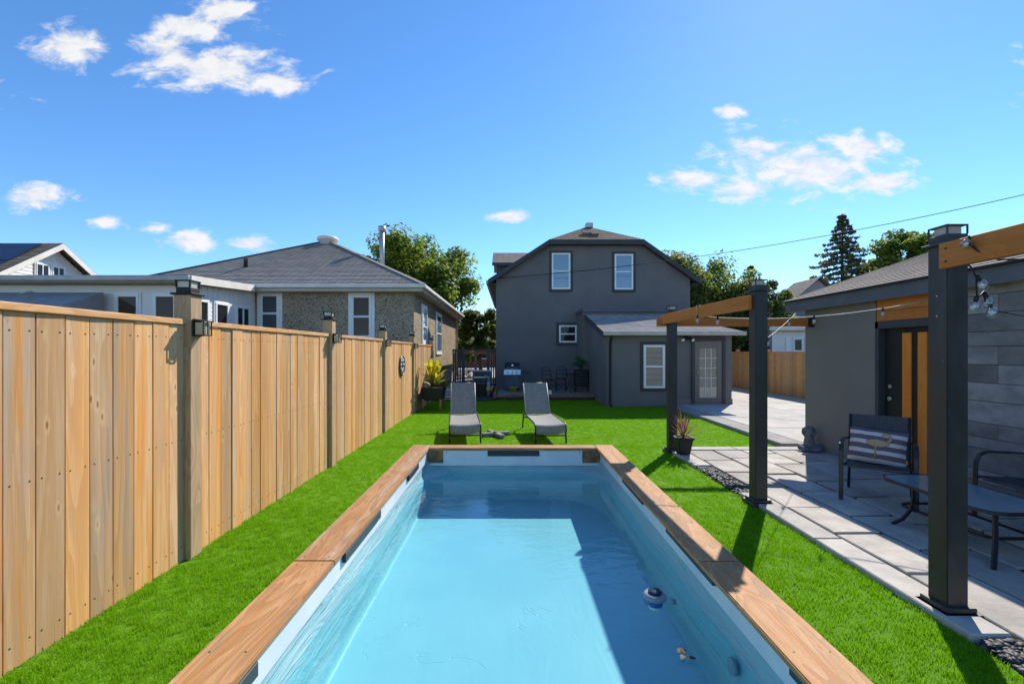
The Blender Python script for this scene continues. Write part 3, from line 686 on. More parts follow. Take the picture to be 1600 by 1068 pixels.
bx_ = .12; by = 17.75
bq = thing('barbecue_grill', 'black gas barbecue with steel control panel on the deck', 'barbecue', (bx_, by, .18))
part('cabinet', MB().box(bx_-.30, bx_+.28, by-.02, by+.45, .26, .80), 'equip_blue', bq, .01)
part('wheel', MB().tube([(bx_+.22, by, .235), (bx_+.27, by, .235)], .055, 12), 'plastic_black', bq)
part('wheel', MB().tube([(bx_+.22, by+.40, .235), (bx_+.27, by+.40, .235)], .055, 12), 'plastic_black', bq)
for xx in (-.27, .2): part('foot', MB().box(bx_+xx-.02, bx_+xx+.02, by-.01, by+.03, .18, .26), 'plastic_black', bq)
part('lid', MB().prism([(0, .98), (.02, 1.10), (.10, 1.22), (.25, 1.28), (.40, 1.22), (.45, .98)], lambda a, b, t: (t, by+a, b), bx_-.30, bx_+.28), 'black_metal', bq, .015)
cp = part('control_panel', MB().hexa([(bx_-.34, by-.07, .80), (bx_+.32, by-.07, .80), (bx_+.32, by+.02, .80), (bx_-.34, by+.02, .80), (bx_-.34, by-.03, 1.00), (bx_+.32, by-.03, 1.00), (bx_+.32, by+.02, 1.00), (bx_-.34, by+.02, 1.00)]), 'steel', bq, .006)
for xx in (-.17, 0, .17): part('knob', MB().tube([(bx_-.01+xx, by-.06, .885), (bx_-.01+xx, by-.10, .88)], .035, 12), 'plastic_white', cp)
part('lid_handle', MB().tube([(bx_-.24, by-.01, 1.03), (bx_-.24, by-.06, 1.03), (bx_+.22, by-.06, 1.03), (bx_+.22, by-.01, 1.03)], .012, 8), 'steel', bq)
part('badge', MB().box(bx_-.04, bx_+.03, by+.005, by+.02, 1.14, 1.20), 'steel', bq)
part('side_shelf', MB().box(bx_+.33, bx_+.66, by+.02, by+.42, .86, .89).bar((bx_+.60, by+.04, .86), (bx_+.30, by+.04, .62), .02, .02), 'black_metal', bq, .004)
tb = thing('yellow_tub', 'small yellow tub on the deck beside the barbecue', 'tub', (bx_+.02, by-.5, .18)); part('bowl', MB().lathe([(.10, .18), (.15, .34), (.16, .34), (.145, .33), (.09, .2)], 18, (bx_+.02, by-.5, 0)), 'yellow_plastic', tb); part('rim', MB().lathe([(.158, .335), (.172, .34), (.172, .352), (.158, .352)], 18, (bx_+.02, by-.5, 0)), 'yellow_plastic', tb)

tx, ty = 2.28, 17.1
bt = thing('bistro_table', 'small round black metal bistro table on the deck', 'table', (tx, ty, .18))
part('table_top', MB().lathe([(.20, .84), (.22, .85), (.22, .87), (.20, .875)], 20, (tx, ty, 0)), 'black_metal', bt)
for q in range(3):
    a = q*2.094+.4; part('leg', MB().tube([(tx+.12*math.cos(a), ty+.12*math.sin(a), .84), (tx+.06*math.cos(a), ty+.06*math.sin(a), .5), (tx+.22*math.cos(a), ty+.22*math.sin(a), .18)], .012, 6), 'black_metal', bt)
def metal_chair(name, label, loc, rz):
    t = thing(name, label, 'chair', loc, rz, 'bistro chairs on the deck')
    part('seat', MB().lathe([(.19, .43), (.205, .44), (.205, .455), (.19, .46)], 18), 'black_metal', t, world=False)
    part('backrest', MB().tube([(-.20, .17, .46), (-.21, .22, .70), (-.16, .25, .86), (0, .27, .92), (.16, .25, .86), (.21, .22, .70), (.20, .17, .46)], .014, 6).tube([(-.205, .2, .62), (0, .235, .64), (.205, .2, .62)], .011, 6).tube([(-.2, .22, .76), (0, .255, .78), (.2, .22, .76)], .011, 6), 'black_metal', t, world=False)
    for sx in (-1, 1):
        for sy in (-1, 1): part('leg', MB().tube([(sx*.16, sy*.14, .44), (sx*.20, sy*.19, .0)], .012, 6), 'black_metal', t, world=False)
    part('stretcher', MB().tube([(-.18, -.17, .2), (.18, .17, .2)], .008, 6).tube([(.18, -.17, .21), (-.18, .17, .21)], .008, 6), 'black_metal', t, world=False)
metal_chair('bistro_chair', 'black metal bistro chair with curved hoop back left of the little table', (1.52, 17.35, .18), .5)
metal_chair('bistro_chair', 'black metal bistro chair directly behind the little round table', (2.05, 18.1, .18), -.2)
px, py = 2.72, 17.3
pb = thing('tall_planter', 'tall dark rattan planter box in the deck corner by the extension', 'planter', (px, py, .18))
part('box', MB().box(px-.25, px+.25, py-.2, py+.2, .40, 1.02), 'plastic_black', pb, .015)
for q in range(5): part('band', MB().box(px-.256, px+.256, py-.206, py+.206, .45+q*.115, .50+q*.115), 'black_metal', pb, .01)
for sx in (-1, 1):
    for sy in (-1, 1): part('leg', MB().box(px+sx*.2-.02, px+sx*.2+.02, py+sy*.16-.02, py+sy*.16+.02, .18, .40), 'black_metal', pb)
def leafblade(mb, p, d, L, wd, droop, up=(0, 0, 1), n=5, fold=.25):
    p, d = Vector(p), Vector(d).normalized(); base = len(mb.v)
    for i in range(n+1):
        t = i/n; c = p+d*L*t+Vector((0, 0, -droop*L*t*t)); side = d.cross(Vector(up))
        if side.length < 1e-3: side = Vector((1, 0, 0))
        side.normalize(); ww = wd*math.sin(math.pi*min(1, .12+.88*t))**.8*(1 if t < .999 else .05)
        mb.v += [tuple(c-side*ww+Vector((0, 0, ww*fold))), tuple(c), tuple(c+side*ww+Vector((0, 0, ww*fold)))]
    for i in range(n):
        a = base+3*i
        mb.face((a, a+1, a+4, a+3), smooth=True); mb.face((a+1, a+2, a+5, a+4), smooth=True)
fg = thing('fig_plant', 'green broad-leaved plant growing out of the tall dark planter', 'plant', (px-.05, py, 1.0))
r_ = random.Random(8); st = MB()
for q in range(20):
    a = r_.uniform(0, 6.28); el = r_.uniform(.1, 1.3); h0 = r_.uniform(.05, .35)
    p0 = Vector((px-.05+math.cos(a)*.06, py+math.sin(a)*.06, 1.02+h0)); st.tube([(px-.05, py, 1.0), p0], .006, 5)
    lm = MB(); leafblade(lm, p0, (math.cos(a)*math.cos(el), math.sin(a)*math.cos(el), math.sin(el)), r_.uniform(.26, .38), r_.uniform(.07, .11), .35); part('leaf', lm, 'leaf_fig', fg)
part('stem', st, 'leaf_fig', fg)
ln = thing('white_lantern', 'little white lantern standing on the deck edge by the chair', 'lantern', (1.45, 16.3, .18))
part('body', MB().box(1.39, 1.51, 16.24, 16.36, .19, .33), 'white_vinyl', ln, .01); part('cap', MB().box(1.375, 1.525, 16.225, 16.375, .33, .35).tube([(1.42, 16.3, .35), (1.42, 16.3, .40), (1.48, 16.3, .40), (1.48, 16.3, .35)], .006, 6), 'trim_dark', ln)
part('base', MB().box(1.38, 1.52, 16.23, 16.37, .18, .19), 'white_vinyl', ln)

# gate and what stands before it
GY = 19.6; gx0, gx1 = -2.45, -.58
gt = thing('metal_gate', 'black metal gate with orange frame and scrollwork beside the house', 'gate', ((gx0+gx1)/2, GY, 0))
part('top_rail', MB().box(gx0, gx1, GY-.05, GY+.05, 1.72, 1.80), 'black_metal', gt)
part('bottom_rail', MB().box(gx0, gx1, GY-.04, GY+.04, .24, .31), 'black_metal', gt)
for xx in (gx0+.03, gx0+.13, gx0+.23, gx0+.33, gx0+.43, gx1-.30, gx1-.2, gx1-.1, gx1-.02): part('slat', MB().box(xx-.028, xx+.028, GY-.02, GY+.02, .31, 1.72), 'black_metal', gt)
for xx in (gx0+.48, gx1-.34): part('gate_post', MB().box(xx-.05, xx+.05, GY-.045, GY+.045, .05, 1.72), 'black_metal', gt)
ox0, ox1 = gx0+.54, gx1-.40
part('frame', MB().box(ox0, ox1, GY-.06, GY-.022, 1.60, 1.70).box((ox0+ox1)/2-.05, (ox0+ox1)/2+.05, GY-.06, GY-.022, .62, 1.60).box(ox0, ox1, GY-.06, GY-.022, .36, .46), 'gate_orange', gt)
sc = MB(); r_ = random.Random(3)
for q in range(110):
    cx, cz = r_.uniform(ox0+.06, ox1-.06), r_.choice((r_.uniform(.5, .95), r_.uniform(.5, 1.56))); a0 = r_.uniform(0, 6.28); rr = r_.uniform(.04, .085); ln_ = r_.uniform(2.5, 5)
    sc.tube([(cx+rr*(1-.1*i)*math.cos(a0+ln_*i/6), GY-.012, cz+rr*(1-.1*i)*math.sin(a0+ln_*i/6)) for i in range(7)], .011, 4, True)
sc.box(ox0, ox1, GY-.02, GY-.004, 1.17, 1.21).box(ox0, ox1, GY-.02, GY-.004, 1.02, 1.05)
part('scrollwork', sc, 'black_metal', gt, kind='stuff')
ex, ey = -.98, 16.9
eq = thing('pool_equipment', 'blue-grey louvred equipment box on a dark stand before the gate', 'equipment', (ex, ey, 0))
part('housing', MB().box(ex-.37, ex+.33, ey-.2, ey+.25, .50, .98), 'equip_blue', eq, .015)
part('top_cover', MB().box(ex-.39, ex+.35, ey-.22, ey+.27, .98, 1.01), 'galvanised', eq, .006)
for q in range(9): part('louvre', MB().obox((ex-.28+q*.062, ey-.208, .85), (.022, 0, 0), (0, .006, .0), (0, .0, .085)), 'navy', eq)
part('panel', MB().box(ex-.30, ex+.18, ey-.215, ey-.2005, .56, .74), 'navy', eq); part('trim_strip', MB().box(ex-.33, ex+.15, ey-.222, ey-.2, .745, .775), 'steel', eq)
part('stand', MB().box(ex-.33, ex+.29, ey-.15, ey+.2, 0, .50), 'plastic_black', eq)
vp = MB().tube([(ex+.22, ey-.35, .05), (ex+.22, ey-.35, .62)], .06, 10).tube([(ex+.22, ey-.35, .62), (ex+.22, ey-.35, .78), (ex+.12, ey-.30, .80), (ex+.08, ey-.24, .80)], .035, 8)
part('filter_pipe', vp, 'plastic_grey', eq); part('valve', MB().box(ex+.14, ex+.30, ey-.44, ey-.30, .30, .40), 'yellow_plastic', eq, .01)
sp_ = thing('stepping_slabs', 'small stack of grey concrete steps by the bungalow corner', 'steps', (-1.98, 16.0, 0))
for q in range(4): part('step', MB().box(-2.5, -1.5, 15.75+q*.16, 16.6, .09*q, .09*q+.07), 'concrete', sp_, .008)

# ------------------------------------------------------------------ pool
pool = thing('swimming_pool', 'long plunge pool with blue liner and broad orange timber coping', 'pool', (.05, 3.6, 0))
CZ = .25; T = .04; IX0, IX1, IY1 = -1.215, 1.315, 6.85
def cb(x0, x1, y0, y1, m):
    mb = MB()
    c = ((x0+x1)/2, (y0+y1)/2, CZ-T/2)
    mb.box(x0, x1, y0, y1, CZ-T, CZ); return part('coping_board', mb, m, pool, .006, seg=2)
cb(PX0, IX0, 3.163, PY1, 'coping_wood_y'); cb(PX0, IX0, PY0, 3.157, 'coping_wood_y')
cb(IX1, PX1, 3.153, PY1, 'coping_wood_y'); cb(IX1, PX1, PY0, 3.147, 'coping_wood_y')
cb(IX0+.003, IX1-.003, IY1, PY1, 'coping_wood_x'); cb(IX0+.003, IX1-.003, PY0, PY0+.25, 'coping_wood_x')
for sx0, sx1 in ((PX0+.05, IX0-.06), (IX1+.06, PX1-.05)):
    for yy in (1.2, 2.2, 3.10, 3.22, 4.2, 5.2, 6.2, 6.98):
        for xx in (sx0, sx1): part('screw', MB().tube([(xx, yy, CZ-.001), (xx, yy, CZ+.0012)], .0055, 8), 'nail', pool)
for (x0, x1, y0, y1) in ((PX0+.02, PX0+.06, PY0+.02, PY1-.02), (PX1-.06, PX1-.02, PY0+.02, PY1-.02), (PX0+.06, PX1-.06, PY1-.06, PY1-.02), (PX0+.06, PX1-.06, PY0+.02, PY0+.06)):
    part('skirt_board', MB().box(x0, x1, y0, y1, -.1, CZ-T-.001), 'coping_wood_y' if x1-x0 < .1 else 'coping_wood_x', pool)
def rrect(x0, x1, y0, y1, r, n=8):
    out = []
    for (cx, cy, a0) in ((x1-r, y1-r, 0), (x0+r, y1-r, 90), (x0+r, y0+r, 180), (x1-r, y0+r, 270)):
        for i in range(n+1):
            a = R(a0+90*i/n); out.append((cx+r*math.cos(a), cy+r*math.sin(a)))
    return out
LV = [(.205, 0, .10), (.06, .0, .12), (-.02, .0, .16), (-.08, .005, .36), (-.13, .012, .62), (-.22, .018, .72), (-.38, .02, .78), (-.49, .022, .8), (-.518, .030, .8), (-.528, .042, .82), (-.53, .06, .84)]
mb = MB(); nn = None; r_ = random.Random(2)
LX0, LX1, LY0, LY1 = -1.262, 1.392, .42, 6.915
def densify(loop, k):
    out = []
    for i in range(len(loop)):
        a, b = Vector(loop[i]), Vector(loop[(i+1) % len(loop)]); L = (b-a).length; m_ = max(1, int(L/k)) if L > .5 else 1
        out += [a.lerp(b, j/m_) for j in range(m_)]
    return out
base_cnt = None
for (z, ins, rad) in LV:
    lp = rrect(LX0+ins, LX1-ins, LY0+ins, LY1-ins, rad)
    pts = []
    for i in range(len(lp)):
        a, b = Vector(lp[i]), Vector(lp[(i+1) % len(lp)]); m_ = 22 if (i % 9) == 8 else 1
        pts += [a.lerp(b, j/m_) for j in range(m_)]
    k0 = len(mb.v)
    for (x, y) in pts:
        amp = .010 if -.4 < z < .0 else .003
        wv = amp*(math.sin(y*5.3+z*9+x*3)+math.sin(y*11.1+x*7+z*4)*.6)
        dxn = 1 if x > 0 else -1
        mb.v.append((x-dxn*wv if abs(x) > 1.0 else x, y+(wv if y > 6 else 0), z))
    if nn:
        for i in range(len(pts)):
            j = (i+1) % len(pts); mb.face((nn+i, nn+j, k0+j, k0+i), smooth=True)
    nn = k0; L_ = len(pts)
mb.face(range(nn, nn+L_), smooth=True)
lin = part('liner', mb, 'pool_liner', pool)
for f in lin.data.polygons: pass
bmx = bmesh.new(); bmx.from_mesh(lin.data); bmesh.ops.reverse_faces(bmx, faces=bmx.faces); bmx.to_mesh(lin.data); bmx.free()
# white liner track panels under the coping
wp = MB(); wp.box(-1.0, 1.10, IY1+.03, IY1+.045, -.02, .2085)
for sg, x0 in ((-1, -1.0), (1, 1.10)):
    pl = [(x0, -.02), (x0+sg*.26, -.02), (x0+sg*.26, .02), (x0+sg*.08, .02), (x0+sg*.025, .045), (x0, .09)]
    if sg < 0: pl = pl[::-1]
    wp.prism(pl, lambda a, b, t: (a, t, b), IY1+.031, IY1+.044)
part('liner_track', wp, 'pool_white', pool)
part('liner_track', MB().box(LX0+.014, LX0+.022, .5, IY1+.03, .05, .2085), 'pool_white', pool)
part('liner_track', MB().box(LX1-.022, LX1-.014, .5, IY1+.03, .05, .2085), 'pool_white', pool)
for x0, x1 in ((-1.24, -1.002), (1.102, 1.37)): part('corner_block', MB().box(x0, x1, IY1+.018, IY1+.0295, .021, .2085), 'knotty_brown', pool)
for x in (-.95, 1.06): part('screw', MB().tube([(x, IY1+.026, .175), (x, IY1+.03, .175)], .008, 8), 'nail', pool)
part('bracket', MB().box(-.33, .45, IY1+.008, IY1+.03, .125, .2085), 'bracket_black', pool, .004)
for (y0, y1) in ((1.25, 2.2), (3.37, 4.30), (5.5, 6.1)): part('bracket', MB().box(LX0+.022, LX0+.05, y0, y1, .135, .2085), 'bracket_black', pool, .004)
for (y0, y1) in ((1.3, 2.18), (3.0, 3.9), (4.6, 5.4)): part('bracket', MB().box(LX1-.055, LX1-.022, y0, y1, .155, .2085), 'bracket_black', pool, .004)
for (y, z) in ((2.75, -.2), (3.75, -.36)):
    part('return_jet', MB().tube([(LX1-.035, y, z), (LX1-.055, y, z)], .05 if y < 3 else .022, 14), 'plastic_grey', pool)
WZ = -.13
wl = rrect(LX0+.005, LX1-.005, LY0+.005, LY1-.005, .58, 12)
mb = MB(); mb.v = [(x, y, WZ) for x, y in wl]; mb.face(range(len(wl)), [(x, y) for x, y in wl])      # wound upwards
tag(part('pool_water', mb, 'water'), kind='structure')
fx_, fy_ = 1.08, 3.38
cf = thing('chlorine_floater', 'grey and blue chlorine dispenser floating in the pool', 'pool float', (fx_, fy_, WZ))
part('float_ring', MB().lathe([(.045, .028), (.070, .030), (.083, .016), (.085, .004), (.078, -.012), (.06, -.02)], 24, (fx_, fy_, WZ+.012)), 'plastic_grey', cf)
vt = part('lid', MB().lathe([(.046, .03), (.050, .045), (.042, .052), (.0, .054)], 20, (fx_, fy_, WZ+.008)), 'navy', cf)
for q in range(4):
    a = q*math.pi/2+.5; part('vent', MB().ball((fx_+.024*math.cos(a), fy_+.024*math.sin(a), WZ+.061), .009, 8, 4, (1, 1, .3)), 'plastic_black', vt)
part('canister', MB().lathe([(.058, -.01), (.056, -.035), (.050, -.048)], 18, (fx_, fy_, WZ)), 'plastic_blue', cf)
part('cap', MB().lathe([(.048, -.049), (.046, -.068), (.03, -.072)], 18, (fx_, fy_, WZ)), 'plastic_white', cf)
r_ = random.Random(4)
for q, (du, dv, lb) in enumerate(((0, 0, 'brown curled leaf floating highest in the small drift near the coping'), (.02, .055, 'brown leaf floating in the drift, farthest from the viewer'), (.06, -.03, 'dead leaf floating closest to the right coping of the pool'), (-.03, .02, 'pale dead leaf floating leftmost in the little drift'))):
    c = Vector((1.05+du, 2.74+dv, WZ+.006)); lf = MB(); leafblade(lf, c, (r_.uniform(-1, 1), r_.uniform(-1, 1), .25), .06, .017, .2)
    ob = part('floating_leaf', lf, 'dead_leaf'); tag(ob, lb, 'leaf', 'dead leaves in the pool')

# ------------------------------------------------------------------ timber fence on the left
FX = -2.66
fence = thing('timber_fence', 'tall light cedar board fence with lantern-capped posts left of the pool', 'fence', (FX, 8, 0))
PYS = [.82, 3.78, 6.74, 9.60, 12.47, 15.55]
def board_mesh(w_, z0, z1, near):
    mb = MB().box(-.010, .010, -w_/2, w_/2, z0, z1)
    me_b = mb
    if near:
        mb.m = 1
        for z in (z1-.10, z1-.13-.80, z0+.12):
            for y in (-w_*.32, w_*.32): mb.tube([(.0095, y, z), (.0112, y, z)], .0055, 6)
        mb.m = 0
    return mb
for s_ in range(5):
    y0, y1 = PYS[s_]+.07, PYS[s_+1]-.07; n = round((y1-y0)/.166); w_ = (y1-y0)/n
    drop = max(0, (s_-2))*.02
    variants = [board_mesh(w_-.010, .004, 1.915-drop, s_ < 2).mesh('fence_board', ['fence_wood', 'nail'], (0, 0, 0), 0) for _ in range(1)]
    for i in range(n):
        if s_ == 0 and y0+(i+1)*w_ < 1.9: continue
        o = link('board', variants[0], fence, (random.uniform(-.004, .003), y0+(i+.5)*w_-8+random.uniform(-.0015, .0015), random.uniform(-.006, 0)), (random.uniform(-.0012, .0012), random.uniform(-.0015, .0015), random.uniform(-.03, .03)))
    part('rail_cap', MB().box(FX-.055, FX+.028, y0-.005, y1+.005, 1.918-drop, 1.962-drop), 'fence_rail', fence, .004)
    part('back_rail', MB().box(FX-.05, FX-.0125, y0, y1, .3, .39).box(FX-.05, FX-.0125, y0, y1, 1.5, 1.59), 'fence_rail', fence)
for i, y in enumerate(PYS):
    if i == 0: continue
    px_ = FX-.01; ph = 2.165-.02*max(0, i-2)
    po = part('post', MB().box(px_-.07, px_+.07, y-.07, y+.07, 0, ph), 'fence_post', fence, .005)
    part('cap_plate', MB().box(px_-.088, px_+.088, y-.088, y+.088, ph, ph+.016), 'plastic_black', po, .004)
    part('lantern_base', MB().box(px_-.06, px_+.06, y-.06, y+.06, ph+.016, ph+.062), 'plastic_black', po, .006)
    part('lantern_glass', MB().box(px_-.052, px_+.052, y-.052, y+.052, ph+.063, ph+.112), 'lamp_glass', po)
    c = MB()
    for sx in (-1, 1):
        for sy in (-1, 1): c.box(px_+sx*.057-.006, px_+sx*.057+.006, y+sy*.057-.006, y+sy*.057+.006, ph+.062, ph+.114)
    c.box(px_-.066, px_+.066, y-.066, y+.066, ph+.114, ph+.122)
    part('lantern_frame', c, 'plastic_black', po)
ORD = ['nearest', 'second nearest', 'third', 'fourth']
LB = ['black wall lantern on the nearest fence post, largest in view', 'black wall lantern on the second fence post, below the left stucco window', 'black wall lantern on the third fence post, left of the round ornament', 'black wall lantern on the fourth fence post, right of the round ornament']
for i in range(4):
    y = PYS[i+1]; x = FX+.06; zt = 1.965-.02*max(0, i-1)
    l = thing('wall_lantern', LB[i], 'lantern', (x, y, zt-.13), 0, 'solar lanterns on the fence posts')
    part('back_plate', MB().box(x+.001, x+.014, y-.055, y+.055, zt-.14, zt), 'plastic_black', l, .003)
    part('hood', MB().hexa([(x+.014, y-.062, zt-.012), (x+.105, y-.062, zt-.022), (x+.105, y+.062, zt-.022), (x+.014, y+.062, zt-.012), (x+.014, y-.062, zt+.004), (x+.105, y-.062, zt-.012), (x+.105, y+.062, zt-.012), (x+.014, y+.062, zt+.004)]), 'plastic_black', l)
    c = MB()
    for yy in (-.05, .05):
        c.box(x+.088, x+.096, y+yy-.004, y+yy+.004, zt-.13, zt-.02); c.box(x+.014, x+.096, y+yy-.004, y+yy+.004, zt-.136, zt-.128)
    c.box(x+.088, x+.096, y-.05, y+.05, zt-.136, zt-.128).box(x+.090, x+.094, y-.004, y+.004, zt-.128, zt-.02)
    part('cage', c, 'plastic_black', l)
    part('glass', MB().box(x+.02, x+.082, y-.043, y+.043, zt-.126, zt-.025), 'lamp_glass', l)
# round ornament on the fence
oy, oz = 11.15, 1.36
om = thing('wall_medallion', 'round carved medallion hanging on the fence between two posts', 'wall ornament', (FX+.012, oy, oz))
part('disc', MB().tube([(FX+.012, oy, oz), (FX+.04, oy, oz)], .25, 28), 'ornament', om)
rm = MB(); rm.tube([(FX+.042, oy+.235*math.cos(t*math.pi/12), oz+.235*math.sin(t*math.pi/12)) for t in range(25)], .016, 6, False); part('rim', rm, 'ornament', om)
for q in range(8):
    a = q*math.pi/4; mb = MB(); mb.ball((FX+.043, oy+.14*math.cos(a), oz+.14*math.sin(a)), .05, 10, 6, (.3, 1, 1)); part('petal', mb, 'galvanised', om)
part('boss', MB().ball((FX+.045, oy, oz), .05, 12, 6, (.5, 1, 1)), 'ornament', om)

# planter on legs with yellow-green foliage
ax_, ay_ = -2.22, 13.4
pl_ = thing('raised_planter', 'black trough planter on wooden legs standing by the fence end', 'planter', (ax_, ay_, 0))
part('box', MB().hexa([(ax_-.28, ay_-.38, .30), (ax_+.26, ay_-.38, .30), (ax_+.26, ay_+.42, .30), (ax_-.28, ay_+.42, .30), (ax_-.31, ay_-.42, .66), (ax_+.30, ay_-.42, .66), (ax_+.30, ay_+.46, .66), (ax_-.31, ay_+.46, .66)]), 'plastic_black', pl_, .01)
part('soil', MB().box(ax_-.28, ax_+.27, ay_-.39, ay_+.43, .655, .668), 'soil', pl_)
for sx in (-.26, .24):
    for sy in (-.36, .40): part('leg', MB().tube([(ax_+sx, ay_+sy, .34), (ax_+sx*1.02, ay_+sy*1.05, 0)], [.035, .024], 8), 'leg_oak', pl_)
cr = thing('croton_plant', 'yellow-green broad-leaved plant growing in the black trough planter', 'plant', (ax_, ay_, .66))
r_ = random.Random(21); st = MB()
for q in range(46):
    a = r_.uniform(0, 6.28); el = r_.uniform(.35, 1.4); h0 = r_.uniform(.02, .52)
    p0 = Vector((ax_+r_.uniform(-.12, .12)+math.cos(a)*.05, ay_+r_.uniform(-.2, .2), .67+h0)); st.tube([(ax_+(p0.x-ax_)*.4, ay_+(p0.y-ay_)*.6, .66), p0], .008, 5)
    lm = MB(); leafblade(lm, p0, (math.cos(a)*math.cos(el), math.sin(a)*math.cos(el), math.sin(el)), r_.uniform(.32, .54), r_.uniform(.045, .08), r_.uniform(.1, .35)); part('leaf', lm, 'leaf_croton', cr)
for q in range(22):
    a = r_.uniform(-1.2, 1.2); el = r_.uniform(.3, 1.2); p0 = Vector((ax_+.16+r_.uniform(-.05, .1), ay_+r_.uniform(-.1, .35), .68))
    lm = MB(); leafblade(lm, p0, (math.cos(a)*math.cos(el), math.sin(a)*math.cos(el), math.sin(el)), r_.uniform(.4, .6), .022, r_.uniform(.3, .8)); part('leaf', lm, 'leaf_olive', cr)
part('stem', st, 'leaf_olive', cr)

# ------------------------------------------------------------------ stucco bungalow with sunroom
BX0, BX1, BY = -13.1, -3.3, 15.7
bg_ = thing('stucco_bungalow', 'pebble-dash bungalow with grey hip roof and white sunroom behind the fence', 'house', (-8, 20, 0))
BE = 3.72
part('wall', MB().box(BX0, BX1, BY, 28, .75, BE), 'pebbledash', bg_)
part('foundation', MB().box(BX0+.02, BX1+.03, BY-.03, 28.02, 0, .75), 'foundation', bg_)
A = (-13.5, BY-.4, 3.95); B = (-2.95, BY-.4, 3.95); xc = (A[0]+B[0])/2; hip = 5.28; rz_ = 3.95+hip*.52
mb = MB()
courses(mb, A, B, (xc+.02, BY-.4+hip, rz_), (xc-.02, BY-.4+hip, rz_), .15, .028)
courses(mb, B, (B[0], 28.4, 3.95), (xc, 28.4-hip, rz_), (xc, BY-.4+hip, rz_), .15, .028)
courses(mb, (A[0], 28.4, 3.95), A, (xc, BY-.4+hip, rz_), (xc, 28.4-hip, rz_), .15, .028)
rf = part('roof', mb, 'shingle_grey', bg_, kind='stuff')
hp_ = MB(); hp_.bar((B[0]+.05, B[1]+.05, B[2]+.03), (xc, BY-.4+hip, rz_+.03), .24, .025).bar((A[0], A[1], A[2]+.03), (xc, BY-.4+hip, rz_+.03), .24, .025); part('hip_cap', hp_, 'shingle_grey', bg_)
part('fascia', MB().box(A[0], B[0]+.02, BY-.425, BY-.40, 3.73, 3.95).box(B[0], B[0]+.025, BY-.40, 28.4, 3.73, 3.95), 'soffit', bg_)
part('eave_gutter', MB().box(A[0], B[0]+.15, BY-.54, BY-.427, 3.83, 3.955).box(B[0]+.028, B[0]+.15, BY-.427, 28.4, 3.83, 3.955), 'white_gutter', bg_, .02)
part('soffit', MB().box(A[0], B[0], BY-.40, BY-.001, 3.72, 3.74).box(BX1+.001, B[0], BY, 28.4, 3.72, 3.74), 'soffit', bg_)
part('downspout', MB().tube([(B[0]+.08, 27.9, 3.85), (BX1+.10, 27.9, 3.55), (BX1+.08, 27.9, .2)], .05, 8), 'white_gutter', bg_)
for (u0, u1, v0, v1, pm) in ((407, 437, 459, 508, 'pane_curtain'), (549, 581, 461, 528, 'pane_brown')):
    x, z, w_, h_ = hw(u0, u1, v0, v1, BY); h_ = max(h_, 1.35); z = CH-(v0-VY)*BY/FPX-h_
    window(bg_, (x, BY, z), (1, 0, 0), (0, -1, 0), w_, h_, pm, trim='white_vinyl', trimw=.10, fw=.09)
for (y, z, hh, wd) in ((17.6, 1.9, 1.5, .95), (21.2, 1.65, 1.75, 1.5)): window(bg_, (BX1, y, z), (0, 1, 0), (1, 0, 0), wd, hh, 'pane_sky', trim='white_vinyl', trimw=.09, fw=.07)
vx = xc; part('roof_vent', MB().lathe([(.38, rz_-.25), (.38, rz_-.02), (.45, rz_-.02), (.47, rz_+.08), (.38, rz_+.15), (.1, rz_+.165)], 20, (vx+.05, BY-.4+hip-.1, 0)), 'white_gutter', bg_)
fy = 19.5; part('flue_pipe', MB().tube([(-5.46, fy, 4.9), (-5.46, fy, 6.85)], .10, 12).tube([(-5.46, fy, 6.85), (-5.46, fy, 7.05)], .16, 12), 'galvanised', bg_)
yv = 17.0; zv = 3.95+(yv-BY+.4)*.52; xv = (384-VX)/FPX*yv
part('vent_pipe', MB().tube([(xv, yv, zv-.1), (xv, yv, zv+.22), (xv+.05, yv-.08, zv+.30)], .075, 10), 'plastic_black', bg_)
# sunroom
SX1, SY, SE = -8.8, 12.6, 3.52
part('sunroom_wall', MB().prism([(SY, 0), (BY-.001, 0), (BY-.001, 3.84), (SY, 3.54)], lambda a, b, t: (t, a, b), -17.5, SX1), 'white_siding', bg_)
mb = MB()
courses(mb, (-17.5, SY-.012, 0.3), (SX1, SY-.012, 0.3), (SX1, SY-.012, 3.50), (-17.5, SY-.012, 3.50), .12, .012)
courses(mb, (SX1+.012, SY, 0.3), (SX1+.012, BY, .3), (SX1+.012, BY, 3.24), (SX1+.012, SY, 3.24), .12, .012)
part('siding', mb, 'white_siding', bg_, kind='stuff')
vs = MB()
for q in range(24): vs.box(SX1+.002, SX1+.014+.010*(q % 2), SY+q*.129, SY+q*.129+.122, 3.25, 3.54+.28*(q/24))
part('vertical_siding', vs, 'white_siding', bg_, kind='stuff')
part('sunroom_roof', MB().hexa([(-17.8, SY-.45, 3.68), (SX1+.3, SY-.45, 3.68), (SX1+.3, BY-.55, 3.86), (-17.8, BY-.55, 3.86), (-17.8, SY-.45, 3.72), (SX1+.3, SY-.45, 3.72), (SX1+.3, BY-.55, 3.90), (-17.8, BY-.55, 3.90)]), 'shingle_grey', bg_)
part('fascia', MB().hexa([(SX1+.3, SY-.47, 3.52), (SX1+.33, SY-.47, 3.52), (SX1+.33, BY-.56, 3.70), (SX1+.3, BY-.56, 3.70), (SX1+.3, SY-.47, 3.73), (SX1+.33, SY-.47, 3.73), (SX1+.33, BY-.56, 3.91), (SX1+.3, BY-.56, 3.91)]), 'white_gutter', bg_)
part('eave_gutter', MB().box(-17.8, SX1+.30, SY-.56, SY-.452, 3.58, 3.725), 'gutter_grey', bg_, .02)
